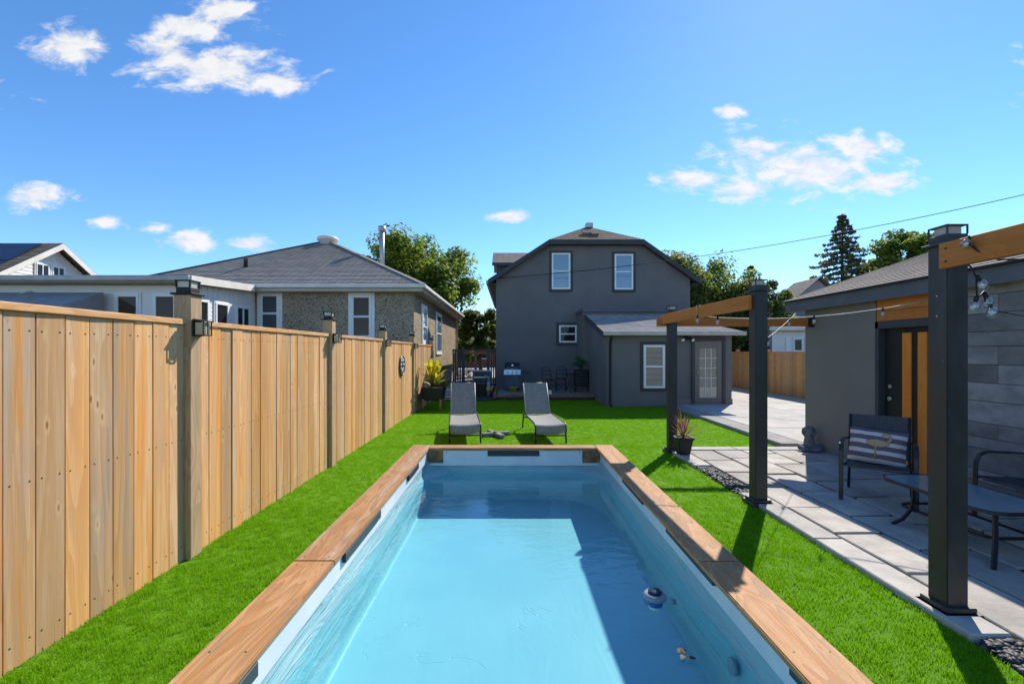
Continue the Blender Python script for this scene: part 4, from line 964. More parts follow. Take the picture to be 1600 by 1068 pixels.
part('soffit', MB().box(-17.8, SX1+.3, SY-.45, SY-.03, 3.555, 3.59), 'soffit', bg_)
for (u0, u1) in ((124, 160), (184, 219), (243, 277)):
    x = ((u0+u1)/2-VX)/FPX*SY; window(bg_, (x, SY-.026, 1.55), (1, 0, 0), (0, -1, 0), (u1-u0)/FPX*SY, 1.72, ('pane_dark', 'pane_brown', 'pane_brown')[(u0 > 150)+(u0 > 200)], trim='white_vinyl', trimw=.06, fw=.06, rail=0)
for (y, wd, mu) in ((12.98, .5, False), (13.85, .62, False), (14.95, .75, True)): window(bg_, (SX1+.027, y, 1.75), (0, 1, 0), (1, 0, 0), wd, 1.42, 'pane_dark', trim='white_vinyl', trimw=.05, fw=.06, rail=0, mullion=mu)
# awning in front of the sunroom
aw = thing('folding_awning', 'grey fabric awning over the yard in front of the white sunroom', 'awning', (-12.5, 11.6, 2.6))
awr = (118-VX)/FPX*11.6
part('canopy', MB().hexa([(-17, 11.3, 2.83), (awr, 11.3, 2.83), (awr, 12.4, 3.28), (-17, 12.4, 3.28), (-17, 11.3, 2.86), (awr, 11.3, 2.86), (awr, 12.4, 3.31), (-17, 12.4, 3.31)]), 'awning_grey', aw)
part('valance', MB().box(-17, awr, 11.27, 11.298, 2.50, 2.86).prism([(11.3, 2.50), (12.4, 2.50), (12.4, 3.27), (11.3, 2.83)], lambda a, b, t: (t, a, b), awr-.02, awr), 'awning_grey', aw)
for xx in (-13.2, -16.5): part('support_arm', MB().tube([(xx, 12.57, 3.35), (xx, 12.4, 3.3), (xx, 11.4, 2.8)], .03, 6), 'white_gutter', aw)

# white gabled house with solar panels, far left
WXp, WR, WRZ = -20.9, 20.85, 6.66
wh = thing('solar_house', 'white clapboard house with solar panels on its roof, far left', 'house', (-25, 20, 0))
part('wall', MB().prism([(17.8, 0), (23.9, 0), (23.9, 4.35), (WR, 6.46), (17.8, 4.35)], lambda a, b, t: (t, a, b), -33, WXp), 'white_siding', wh)
mb = MB(); 
nst = 36
for q in range(nst):
    z0, z1 = 1.0+q*.15, 1.0+(q+1)*.15
    hwid = lambda z: 3.05 if z < 4.35 else max(.05, 3.05*(6.46-z)/2.11)
    if z1 > 6.42: break
    mb.quad((WXp+.02, WR-hwid(z0), z0), (WXp+.02, WR+hwid(z0), z0), (WXp+.003, WR+hwid(z1), z1), (WXp+.003, WR-hwid(z1), z1), [(0, 0)]*4)
    mb.quad((WXp, WR-hwid(z0), z0), (WXp, WR+hwid(z0), z0), (WXp+.02, WR+hwid(z0), z0), (WXp+.02, WR-hwid(z0), z0), [(0, 0)]*4)
part('siding', mb, 'white_siding', wh, kind='stuff')
mb = MB(); sl = .68
courses(mb, (-33, WR-3.5, WRZ-3.5*sl), (WXp+.45, WR-3.5, WRZ-3.5*sl), (WXp+.45, WR, WRZ), (-33, WR, WRZ), .15, .014)
courses(mb, (WXp+.45, WR+3.5, WRZ-3.5*sl), (-33, WR+3.5, WRZ-3.5*sl), (-33, WR, WRZ), (WXp+.45, WR, WRZ), .15, .014)
part('roof', mb, 'shingle_brown', wh, kind='stuff')
for sg in (-1, 1): part('bargeboard', MB().hexa([(WXp+.43, WR+sg*3.55, WRZ-3.55*sl-.28), (WXp+.47, WR+sg*3.55, WRZ-3.55*sl-.28), (WXp+.47, WR, WRZ-.28), (WXp+.43, WR, WRZ-.28), (WXp+.43, WR+sg*3.55, WRZ-3.55*sl-.02), (WXp+.47, WR+sg*3.55, WRZ-3.55*sl-.02), (WXp+.47, WR, WRZ-.02), (WXp+.43, WR, WRZ-.02)]), 'white_gutter', wh)
for (yy) in (20.33, 21.05): window(wh, (WXp+.022, yy, 4.98), (0, 1, 0), (1, 0, 0), .56, .62, 'pane_dark', trim='white_vinyl', trimw=.06, fw=.045, rail=0, mullion=True)
part('attic_vent', MB().box(WXp+.01, WXp+.05, WR-.42, WR-.05, 5.86, 6.16), 'white_gutter', wh, .01)
for i in range(4):
    for j in range(2):
        x0 = WXp-.15-1.72*i; t0, t1 = (.25+1.45*j), (.25+1.45*j+1.40); up = Vector((0, .8, .6)); n_ = Vector((0, -.6, .8))
        b0 = Vector((x0, WR, WRZ))-up*t1*1.25+n_*.12; a_ = b0+up*1.75
        part('solar_panel', MB().obox(b0.lerp(a_, .5)-Vector((.84, 0, 0)), (.83, 0, 0), up*.86, n_*.02), 'solar', wh)
part('panel_rail', MB().bar(Vector((WXp-.1, WR, WRZ))-Vector((0, .8, .6))*3.75+Vector((0, -.6, .8))*.08, Vector((WXp-7, WR, WRZ))-Vector((0, .8, .6))*3.75+Vector((0, -.6, .8))*.08, .06, .06), 'steel', wh)

# ------------------------------------------------------------------ garage on the right
GX = 5.2; GF = 8.0; GN = -1.2
ga = thing('garage', 'charcoal garage with slate-clad wall and slatted wooden door by the patio', 'garage', (7, 5, 0))
D0, D1 = 5.36, 6.40
part('wall', MB().box(GX, GX+.2, D1+.06, GF, 0, 2.46), 'stucco_garage', ga)
part('wall', MB().box(GX+.2, 11, GN, GF, 0, 2.46).prism([(GX+.2, 2.46), (11, 2.46), (8.05, 3.50)], lambda a, b, t: (a, t, b), GF-.2, GF), 'stucco_garage', ga)
part('wall_core', MB().box(GX+.04, GX+.2, GN, D0-.06, 0, 2.46), 'trim_dark', ga)
part('door_frame', MB().box(GX-.015, GX+.2, D0-.06, D0, 0, 2.12).box(GX-.015, GX+.2, D1, D1+.06, 0, 2.12).box(GX-.015, GX+.2, D0-.06, D1+.06, 2.02, 2.12), 'trim_dark', ga, .004)
part('header_panel', MB().box(GX-.012, GX+.2, D0-.06, D1+.03, 2.122, 2.26), 'beam_wood_y', ga, .004); part('header_panel', MB().box(GX-.010, GX+.2, D0-.06, D1+.03, 2.264, 2.44), 'beam_wood_y', ga, .004)
gd = part('door', MB().box(GX+.08, GX+.13, D0+.002, D1-.002, .04, 2.018), 'plastic_black', ga)
for (y0, y1) in ((5.962, 6.093), (5.732, 5.862)): part('slat', MB().box(GX+.055, GX+.0795, y0, y1, .05, 1.95), 'slat_wood', gd, .004)
part('lock', MB().tube([(GX+.08, 6.30, 1.05), (GX+.055, 6.30, 1.05)], .03, 12).tube([(GX+.08, 6.30, 1.22), (GX+.06, 6.30, 1.22)], .025, 12), 'steel', gd)
part('doorstep', MB().box(GX-.12, GX+.2, D0-.05, D1+.05, .02, .075), 'kerb_concrete', ga, .006)
r_ = random.Random(12); z = .03
while z < 2.44:
    h_ = min(r_.choice((.125, .16, .2, .24)), 2.455-z); y = D0-.065
    while y > GN+.05:
        L = r_.choice((.45, .62, .85, 1.1)); y0 = max(GN, y-L); d = r_.uniform(.0, .014)
        mb = MB().hexa([(GX+.012-d, y0+.002, z), (GX+.04, y0+.002, z), (GX+.04, y-.002, z), (GX+.012-d, y-.002, z), (GX+.012-d+r_.uniform(-.004, .004), y0+.002, z+h_-.004), (GX+.04, y0+.002, z+h_-.004), (GX+.04, y-.002, z+h_-.004), (GX+.012-d+r_.uniform(-.004, .004), y-.002, z+h_-.004)])
        part('slate_tile', mb, 'slate', ga, .003); y = y0
    z += h_
FZ0, FZ1 = 2.40, 2.585; GEX = 5.03; RYF, RYN = 8.28, -1.6; GRX, GRZ = 8.05, 3.64
part('fascia', MB().box(GEX, GEX+.03, RYN, RYF, FZ0, FZ1), 'fascia_dark', ga, .004)
part('soffit', MB().box(GEX+.03, GX-.001, RYN, RYF, FZ0+.02, FZ0+.035), 'trim_dark', ga)
part('bargeboard', MB().hexa([(GEX, RYF+.002, FZ0), (GRX, RYF+.002, GRZ-.19), (GRX, RYF+.03, GRZ-.19), (GEX, RYF+.03, FZ0), (GEX, RYF+.002, FZ1), (GRX, RYF+.002, GRZ-.01), (GRX, RYF+.03, GRZ-.01), (GEX, RYF+.03, FZ1)]), 'fascia_dark', ga)
mb = MB()
courses(mb, (GEX-.05, RYF+.05, FZ1+.012), (GEX-.05, RYN, FZ1+.012), (GRX, RYN, GRZ), (GRX, RYF+.05, GRZ), .14, .012)
courses(mb, (GRX+3, RYN, FZ1), (GRX+3, RYF+.05, FZ1), (GRX, RYF+.05, GRZ), (GRX, RYN, GRZ), .14, .012)
part('roof', mb, 'shingle_tan', ga, kind='stuff')
part('drip_edge', MB().box(GEX-.06, GEX+.02, RYN, RYF+.05, FZ1-.004, FZ1+.010), 'plastic_black', ga)

# ------------------------------------------------------------------ pergola
pg = thing('pergola', 'black-post pergola with cedar beams along the patio edge', 'pergola', (2.75, 5, 0))
PS = .137
for i, (x, y, h_) in enumerate(((2.74, 7.68, 2.34), (2.76, 5.05, 2.365), (2.85, 2.96, 2.385))):
    po = part('post', MB().box(x-PS/2, x+PS/2, y-PS/2, y+PS/2, .05, h_), 'post_black', pg, .006, seg=2)
    part('base_plate', MB().box(x-.098, x+.098, y-.098, y+.098, .05, .082).box(x-.120, x+.120, y-.120, y+.120, .0, .05), 'post_black', po, .006)
    part('cap_plate', MB().box(x-.092, x+.092, y-.092, y+.092, h_, h_+.015), 'post_black', po, .003)
    part('lantern_base', MB().box(x-.068, x+.068, y-.068, y+.068, h_+.015, h_+.066), 'post_black', po, .003)
    part('lantern_core', MB().box(x-.045, x+.045, y-.045, y+.045, h_+.066, h_+.118), 'soffit', po)
    c = MB()
    for sx in (-1, 1):
        for sy in (-1, 1): c.box(x+sx*.064-.004, x+sx*.064+.004, y+sy*.064-.004, y+sy*.064+.004, h_+.066, h_+.12)
    c.box(x-.068, x+.068, y-.068, y+.068, h_+.118, h_+.126); part('lantern_frame', c, 'post_black', po)
    if i == 2: part('screw', MB().tube([(x-.0685, y, 2.06), (x-.072, y, 2.06)], .006, 6).tube([(x-.0685, y, 1.93), (x-.072, y, 1.93)], .006, 6), 'steel', po)
def beam(p0, p1, z0, z1, m, t=.038):
    a, b = Vector((p0[0], p0[1], (z0+z1)/2)), Vector((p1[0], p1[1], (z0+z1)/2)); return part('beam', MB().bar(a, b, t, z1-z0), m, pg, .004)
beam((2.605, 7.74), (2.612, 6.27), 2.165, 2.325, 'beam_wood_y'); beam((2.612, 6.262), (2.655, 5.02), 2.165, 2.325, 'beam_wood_y')
beam((2.52, 7.79), (5.16, 7.79), 2.13, 2.275, 'beam_wood_x')
bc = beam((2.752, 2.90), (2.735, .9), 2.225, 2.385, 'beam_wood_y')
part('screw', MB().tube([(2.7325, 2.85, 2.345), (2.7295, 2.85, 2.345)], .007, 8).tube([(2.7325, 2.85, 2.265), (2.7295, 2.85, 2.265)], .007, 8), 'nail', pg)
part('beam_bracket', MB().box(5.10, 5.198, 7.75, 7.83, 2.12, 2.29), 'plastic_black', pg)

# string lights
def catenary(a, b, sag, n=14):
    a, b = Vector(a), Vector(b); return [a.lerp(b, i/n)+Vector((0, 0, -sag*4*(i/n)*(1-i/n))) for i in range(n+1)]
def bulb(parent, p, s=.026, tilt=(0, 0, -1)):
    p = Vector(p); d = Vector(tilt).normalized(); c = p+d*.055
    g = part('bulb', MB().tube([p+d*.024, p+d*.034, p+d*.05, p+d*.068, p+d*.084, p+d*.092], [.010, .022, s, s, .018, .004], 12), 'bulb_glass', parent)
    part('socket', MB().tube([p+d*-.012, p+d*.026], .012, 8), 'socket', g)
    part('filament', MB().tube([p+d*.03, p+d*.07], [.003, .012], 6), 'plastic_white', g)
sl_ = thing('string_lights', 'clear-bulb string lights strung from the pergola beam to the garage', 'string lights', (3.8, 5.8, 2.1))
w1 = catenary((2.585, 6.26, 2.19), (5.0, 5.45, 2.31), .11); w2 = catenary((2.86, 5.07, 1.84), (5.0, 7.9, 2.40), .02)
part('wire', MB().tube(w1, .0065, 5).tube(w2, .004, 5).tube([(2.585, 6.26, 2.19), (2.58, 6.27, 2.335), (2.64, 6.27, 2.335)], .005, 5), 'cord', sl_)
for t in (0, 1.4, 4.3, 7.6, 11.6):
    i = int(t); bulb(sl_, w1[i].lerp(w1[min(i+1, 14)], t-i)-Vector((0, 0, .006)))
for t in (.4, 9.0):
    i = int(t); bulb(sl_, w2[i].lerp(w2[i+1], t-i)-Vector((0, 0, .006)))
s2 = thing('bulb_cluster', 'gathered string-light bulbs hanging beside the nearest pergola post', 'string lights', (2.85, 2.72, 2.2))
part('wire', MB().tube([(2.745, 2.72, 2.39), (2.725, 2.70, 2.385), (2.722, 2.69, 2.33), (2.74, 2.62, 2.25), (2.80, 2.60, 2.225), (2.95, 2.55, 2.215), (3.4, 2.3, 2.25)], .006, 5).tube([(2.77, 2.76, 2.24), (2.82, 2.77, 2.20), (2.85, 2.78, 2.15), (2.855, 2.78, 2.02)], .005, 5).tube([(2.855, 2.78, 2.02), (2.90, 2.78, 2.07), (2.905, 2.78, 2.0)], .005, 5).tube(catenary((2.90, 2.78, 1.97), (3.9, 3.1, 1.93), .03), .003, 5), 'cable', s2)
bulb(s2, (2.722, 2.69, 2.335), .028, (-.75, -.45, -.1)); bulb(s2, (2.86, 2.78, 2.155), .027, (.35, -.2, -1)); bulb(s2, (2.852, 2.78, 2.03), .028, (-.2, 0, -1)); bulb(s2, (2.905, 2.78, 2.05), .026, (.1, -.2, -1)); bulb(s2, (2.91, 2.76, 1.99), .026, (0, -.3, -1))

# ------------------------------------------------------------------ garden furniture
def lounger(label, loc, rz):
    t = thing('sun_lounger', label, 'sun lounger', loc, rz, 'grey sling sun loungers on the lawn')
    W2 = .285; SZ = .36; bl = .76; ba = R(56); hy = 1.42
    top = (hy+bl*math.cos(ba), SZ+bl*math.sin(ba))
    for sx in (-1, 1):
        part('side_rail', MB().tube([(sx*W2, .02, .17), (sx*W2, -.01, .25), (sx*W2, .03, .335), (sx*W2, .12, SZ), (sx*W2, hy, SZ), (sx*W2, hy+.25, SZ-.01)], .017, 8), 'black_metal', t, world=False)
        part('leg', MB().tube([(sx*W2, .02, .19), (sx*W2, -.015, .0)], .016, 8), 'black_metal', t, world=False)
        part('leg', MB().tube([(sx*W2, hy+.22, SZ-.01), (sx*(W2+.01), hy+.32, .0)], .016, 8), 'black_metal', t, world=False)
        part('back_rail', MB().tube([(sx*(W2-.025), hy, SZ+.01), (sx*(W2-.025), top[0], top[1])], .015, 8), 'gutter_grey', t, world=False)
    part('cross_bar', MB().tube([(-W2, 0, .15), (W2, 0, .15)], .014, 8).tube([(-W2, hy+.26, .25), (W2, hy+.26, .25)], .014, 8).tube([(-W2+.025, top[0], top[1]), (W2-.025, top[0], top[1])], .015, 8).tube([(-W2+.06, hy+.30, .28), (-W2+.06, hy+.30, SZ+.40)], .01, 6).tube([(W2-.06, hy+.30, .28), (W2-.06, hy+.30, SZ+.40)], .01, 6), 'black_metal', t, world=False)
    def fabric(prof, hw_, sag):
        mb = MB(); nx = 8
        for (y, z) in prof:
            for i in range(nx+1):
                a = -1+2*i/nx; mb.v.append((a*hw_, y, z-sag*(1-a*a)))
        for j in range(len(prof)-1):
            for i in range(nx): a = j*(nx+1)+i; mb.face((a, a+1, a+nx+2, a+nx+1), smooth=True)
        return mb
    ps = [(.0, .19), (-.022, .25), (.02, .335), (.06, .36), (.12, SZ+.008)]+[(.12+(hy-.12)*i/8, SZ+.008) for i in range(1, 9)]
    part('seat_sling', fabric(ps, W2-.005, .022), 'sling_grey', t, world=False)
    pb_ = [(hy+bl*math.cos(ba)*i/8-.012, SZ+.02+bl*math.sin(ba)*i/8) for i in range(9)]
    part('back_sling', fabric(pb_, W2-.03, .012), 'sling_grey', t, world=False)
    return t
lounger('grey sling sun lounger on the lawn, the one nearer the fence', (-.82, 8.42, 0), R(7))
lounger('grey sling sun lounger on the lawn, the one nearer the patio', (.765, 8.40, 0), R(6))
ub = thing('umbrella_base', 'grey cross-shaped parasol foot lying on the grass between the loungers', 'parasol foot', (-.28, 9.15, 0), R(25))
part('cross_arm', MB().box(-.30, .30, -.055, .055, .02, .085), 'base_grey', ub, .012, world=False); part('cross_arm', MB().box(-.055, .055, .057, .34, .02, .085).box(-.055, .055, -.34, -.057, .02, .085), 'base_grey', ub, .012, world=False)
part('hub', MB().lathe([(.05, .085), (.05, .10), (.03, .105)], 16), 'base_grey', ub, world=False)
for (x, y) in ((-.26, 0), (.26, 0), (0, .30), (0, -.30)): part('foot', MB().lathe([(.035, 0), (.035, .02)], 10, (x, y, 0)), 'plastic_black', ub, world=False)

def armchair(label, loc, rz, cushion=False):
    t = thing('patio_chair', label, 'chair', loc, rz, 'black sling chairs on the patio')
    W2 = .27; AW = .315
    for sx in (-1, 1):
        part('arm', MB().tube([(sx*AW, .22, .625), (sx*AW, .05, .64), (sx*AW, -.16, .645), (sx*AW, -.235, .615), (sx*AW, -.268, .55), (sx*AW, -.275, .45), (sx*AW, -.285, .0)], .030, 4, flat=(1.0, .38)), 'black_metal', t, .003, world=False)
        part('leg', MB().tube([(sx*W2, .20, .43), (sx*(W2+.01), .30, .22), (sx*(W2+.02), .36, .0)], .016, 8), 'black_metal', t, world=False)
        part('back_post', MB().tube([(sx*W2, -.24, .40), (sx*W2, .18, .375), (sx*W2, .23, .43), (sx*W2, .36, .90)], .017, 8), 'black_metal', t, world=False)
        part('arm_bracket', MB().tube([(sx*AW, .21, .625), (sx*W2, .28, .62)], .010, 6).tube([(sx*AW, -.27, .40), (sx*W2, -.23, .40)], .014, 6), 'black_metal', t, world=False)
    part('seat_bar', MB().tube([(-W2, -.24, .40), (W2, -.24, .40)], .017, 8).tube([(-W2, .20, .33), (W2, .20, .33)], .012, 8), 'black_metal', t, world=False)
    def fab(prof, sag):
        mb = MB(); nx = 8
        for (y, z, sy, sz) in prof:
            for i in range(nx+1):
                a = -1+2*i/nx; mb.v.append((a*(W2-.008), y+sy*(1-a*a), z-sz*(1-a*a)))
        for j in range(len(prof)-1):
            for i in range(nx): a = j*(nx+1)+i; mb.face((a, a+1, a+nx+2, a+nx+1), smooth=True)
        return mb
    part('seat_sling', fab([(-.255, .375, 0, 0), (-.26, .405, 0, 0)]+[(-.24+.42*i/6, .418-.025*i/6, 0, .025) for i in range(7)], 0), 'sling_dark', t, world=False)
    part('back_sling', fab([(.215+.145*i/7, .43+.47*i/7, .018, 0) for i in range(8)], 0), 'sling_dark', t, world=False)
    return t
ch = armchair('black sling armchair holding a striped cushion by the garage door', (4.13, 5.10, .045), R(-40.5))
armchair('black sling armchair behind the glass table against the slate wall', (4.98, 4.28, .045), R(-90))
# cushion leaning on the first chair
cu = thing('striped_cushion', 'purple-grey and white striped cushion with a tan long-legged bird on the chair', 'cushion', (4.13, 5.10, .045), R(-40.5))
mb = MB(); n = 14
for side in (1, -1):
    b0 = len(mb.v)
    for i in range(n+1):
        for j in range(n+1):
            a, b = -1+2*i/n, -1+2*j/n; th = .075*max(0, (1-a**4))**.6*max(0, (1-b**4))**.6
            sh = 1-.05*(1-a*a)*(abs(b) > .9)-.0; mb.v.append((a*.262*(1-.04*(1-b*b)), -side*th, b*.20*(1-.06*(1-a*a))))
    for i in range(n):
        for j in range(n):
            q = b0+i*(n+1)+j; mb.face((q, q+n+1, q+n+2, q+1) if side > 0 else (q, q+1, q+n+2, q+n+1), smooth=True)
cm = link('cover', mb.mesh('cushion_cover', 'cushion_stripe'), cu, (-.01, .09, .575), (R(-16), R(4), 0))
bd = MB(); bd.ball((.0, -.084, .03), .1, 16, 8, (1.0, .10, .42)); bd.tube([(.085, -.085, .045), (.115, -.080, .085), (.095, -.074, .135), (.055, -.072, .145), (.04, -.075, .115), (.055, -.078, .09)], [.018, .014, .012, .012, .011, .004], 7); bd.tube([(-.01, -.085, -.01), (-.012, -.083, -.08), (-.01, -.07, -.15)], [.010, .007, .006], 6); bd.tube([(-.012, -.083, -.08), (.02, -.079, -.11)], [.006, .005], 6)
tag(link('bird_motif', bd.mesh('bird_motif', 'tan_fabric'), cm), label='tan long-legged bird motif')

# glass coffee table
tx0, tx1, ty0, ty1, tz = 3.70, 4.36, 3.50, 4.62, .455
ct = thing('coffee_table', 'glass-topped black coffee table with curved legs in front of the chairs', 'table', ((tx0+tx1)/2, (ty0+ty1)/2, .045))
rr_ = rrect(tx0+.012, tx1-.012, ty0+.012, ty1-.012, .15, 8)
part('glass_top', MB().prism(rr_, lambda a, b, t: (a, b, t), tz-.006, tz), 'glass_table', ct)
def ring(x0, x1, y0, y1, r, z, w_, h_):
    mb = MB(); o = rrect(x0, x1, y0, y1, r, 8); i_ = rrect(x0+w_, x1-w_, y0+w_, y1-w_, max(.01, r-w_), 8); n = len(o)
    for L, zz in ((o, z-h_), (o, z), (i_, z), (i_, z-h_)): mb.v += [(x, y, zz) for x, y in L]
    for k in range(4):
        for q in range(n): q2 = (q+1) % n; k2 = (k+1) % 4; mb.face((k*n+q, k*n+q2, k2*n+q2, k2*n+q), smooth=False)
    return mb
part('rim', ring(tx0, tx1, ty0, ty1, .16, tz+.004, .018, .028), 'black_metal', ct, .003)
part('lower_ring', ring(tx0+.10, tx1-.10, ty0+.12, ty1-.12, .13, .215, .035, .018), 'black_metal', ct, .003)
for sx in (-1, 1):
    for sy in (-1, 1):
        xx = (tx0+.10) if sx < 0 else (tx1-.10); yy = (ty0+.06) if sy < 0 else (ty1-.34)
        part('leg', MB().tube([(xx, yy, tz-.026), (xx+sx*.0, yy, .33), (xx+sx*.01, yy+sy*.01, .22), (xx+sx*.06, yy+sy*.05, .11), (xx+sx*.12, yy+sy*.10, .045)], .024, 4, flat=(1, .5)), 'black_metal', ct, world=True)

# frog statue: limbs and body fused into one skin
fr = thing('frog_statue', 'grey stone frog statue sitting cross-legged with raised arms by the garage corner', 'statue', (5.02, 7.62, .05), R(-25))
fb = MB(); fb.lathe([(.085, .03), (.092, .07), (.080, .14), (.066, .21), (.050, .265), (.045, .285)], 16, (0, .02, 0)).ball((0, -.005, .305), .058, 12, 8, (1.15, 1.0, .72)).ball((0, -.035, .295), .042, 10, 6, (1.3, .9, .6))
for sx in (-1, 1):
    fb.ball((sx*.034, -.01, .345), .024, 10, 6)
    fb.tube([(sx*.045, .02, .235), (sx*.088, .015, .285), (sx*.085, .015, .345), (sx*.03, .02, .385)], [.030, .025, .023, .022], 8).ball((sx*.02, .02, .385), .026, 8, 6)
    fb.tube([(sx*.05, .02, .06), (sx*.145, -.05, .06), (sx*.14, -.09, .045)], [.05, .045, .040], 8).tube([(sx*.14, -.09, .045), (sx*.02, -.13, .036), (-sx*.06, -.14, .028)], [.038, .034, .028], 8).ball((-sx*.08, -.145, .024), .034, 8, 6, (1.5, .9, .7))
bo = part('body', fb, 'stone_grey', fr, world=False)
rmod = bo.modifiers.new('fuse', 'REMESH'); rmod.mode = 'VOXEL'; rmod.voxel_size = .0085; rmod.use_smooth_shade = True
sm_ = bo.modifiers.new('smooth', 'SMOOTH'); sm_.iterations = 3
for sx in (-1, 1): part('eye', MB().ball((sx*.034, -.020, .345), .011, 8, 6), 'stone_grey', fr, world=False)

# potted cordyline at the far pergola post
cx, cyy = 2.80, 7.34
pt = thing('plant_pot', 'small black square-rimmed pot at the foot of the far pergola post', 'plant pot', (cx, cyy, .05))
part('pot', MB().hexa([(cx-.085, cyy-.085, .05), (cx+.085, cyy-.085, .05), (cx+.085, cyy+.085, .05), (cx-.085, cyy+.085, .05), (cx-.125, cyy-.125, .31), (cx+.125, cyy-.125, .31), (cx+.125, cyy+.125, .31), (cx-.125, cyy+.125, .31)]), 'plastic_black', pt, .012)
part('rim', ring(cx-.14, cx+.14, cyy-.14, cyy+.14, .03, .33, .025, .035), 'plastic_black', pt); part('soil', MB().box(cx-.115, cx+.115, cyy-.115, cyy+.115, .305, .316), 'soil', pt)
cdl = thing('cordyline', 'spiky red-bronze plant growing in the small black pot', 'plant', (cx, cyy, .31))
r_ = random.Random(31)
for q in range(34):
    a = r_.uniform(0, 6.28); el = r_.choice((r_.uniform(.75, 1.45), r_.uniform(.35, 1.2))); L = r_.uniform(.30, .46)
    lm = MB(); leafblade(lm, (cx+.015*math.cos(a), cyy+.015*math.sin(a), .31+r_.uniform(0, .08)), (math.cos(a)*math.cos(el), math.sin(a)*math.cos(el), math.sin(el)), L, r_.uniform(.010, .016), r_.uniform(.0, .25), fold=.4); part('leaf', lm, 'leaf_cordyline', cdl)
part('stem', MB().tube([(cx, cyy, .30), (cx, cyy, .40)], .014, 6), 'bark', cdl)

# ------------------------------------------------------------------ right-hand fence, neighbour's house, cable
rfx = 10.25
rf_ = thing('drive_fence', 'shaded cedar board fence along the far side of the driveway', 'fence', (rfx, 18, 0))
bmesh_ = MB().box(-.010, .010, -.069, .069, .03, 1.66).mesh('drive_board', ['fence_shaded', 'nail'])
y = 13.0
while y < 26: link('board', bmesh_, rf_, (random.uniform(-.003, .003), y-18, random.uniform(-.004, .004))); y += .143
part('rail_cap', MB().box(rfx-.05, rfx+.05, 12.93, 26, 1.665, 1.70), 'fence_rail', rf_)
for yy in (13.1, 15.55, 18.0, 20.4, 22.8, 25.2):
    po = part('post', MB().box(rfx-.075, rfx+.045, yy-.06, yy+.06, 0, 1.80), 'fence_shaded', rf_); part('post_cap', MB().box(rfx-.09, rfx+.06, yy-.075, yy+.075, 1.80, 1.83).box(rfx-.06, rfx+.03, yy-.045, yy+.045, 1.83, 1.90), 'plastic_black', po)

nx0, NY = 13.85, 24.0
nh = thing('siding_house', 'pale blue-white clapboard house behind the driveway fence', 'house', (18, 27, 0))
part('wall', MB().box(nx0, 22, NY, NY+8, 0, 3.0), 'white_siding', nh)
mb = MB(); courses(mb, (nx0, NY-.012, .6), (22, NY-.012, .6), (22, NY-.012, 3.0), (nx0, NY-.012, 3.0), .16, .014); part('siding', mb, 'white_siding', nh, kind='stuff')
part('corner_trim', MB().box(nx0-.02, nx0+.10, NY-.04, NY-.013, .5, 3.0), 'white_vinyl', nh)
mb = MB(); courses(mb, (nx0-.35, NY-.4, 2.95), (22.4, NY-.4, 2.95), (22.4, NY+3.4, 4.25), (nx0+.6, NY+3.4, 4.25), .15, .014); part('roof', mb, 'shingle_tan', nh, kind='stuff')
part('fascia', MB().box(nx0-.38, 22.4, NY-.44, NY-.41, 2.80, 2.97), 'white_gutter', nh)
xw = (1246-VX)/FPX*NY; window(nh, (xw, NY-.028, 1.72), (1, 0, 0), (0, -1, 0), .46, .66, 'pane_dark', trim='white_vinyl', trimw=.07, fw=.05, rail=0)
for sg in (-1, 1): part('shutter', MB().box(xw+sg*.50-.15, xw+sg*.50+.15, NY-.06, NY-.029, 1.68, 2.42), 'white_vinyl', nh)
gxp, gyp, gzp = 18.5, 27.0, 6.15
part('gable', MB().prism([(gxp-1.7, 3.0), (gxp+1.7, 3.0), (gxp+1.7, 4.6), (gxp, gzp-.15), (gxp-1.7, 4.6)], lambda a, b, t: (a, t, b), gyp+.3, gyp+2.6), 'awning_grey', nh)
mb = MB(); courses(mb, (gxp-2.0, gyp+2.6, 4.42), (gxp-2.0, gyp, 4.42), (gxp, gyp, gzp), (gxp, gyp+2.6, gzp), .15, .014); courses(mb, (gxp+2.0, gyp, 4.42), (gxp+2.0, gyp+2.6, 4.42), (gxp, gyp+2.6, gzp), (gxp, gyp, gzp), .15, .014)
part('gable_roof', mb, 'shingle_tan', nh, kind='stuff')
rb = thing('brick_house', 'small red brick house far behind the metal gate', 'house', (-3.5, 52, 0))
part('wall', MB().box(-7, -1.2, 50, 56, 0, 2.6), 'brick_red', rb)
mb = MB(); courses(mb, (-7.4, 49.6, 2.6), (-.8, 49.6, 2.6), (-1.5, 53, 4.2), (-6.5, 53, 4.2), .2, .015); part('roof', mb, 'shingle_brown', rb, kind='stuff')
for x in (-5.6, -2.9): window(rb, (x, 50, .9), (1, 0, 0), (0, -1, 0), 1.0, 1.2, 'pane_dark', fw=.08)
cw = thing('overhead_cable', 'black overhead service cable crossing the sky to the charcoal house', 'cable', (9, 15, 5))
part('cable', MB().tube(catenary((20, 14.2, 7.55), (-.5, 18.9, 4.75), .55, 24), .013, 5), 'cable', cw)
ut = thing('utility_pole', 'weathered wooden pole carrying the overhead cable beyond the right edge', 'pole', (20, 14.2, 0))
part('pole', MB().tube([(20, 14.2, 0), (20, 14.2, 8.6)], [.16, .11], 10), 'pole_wood', ut); part('bracket', MB().box(19.85, 20.15, 14.05, 14.09, 7.45, 7.65), 'galvanised', ut)

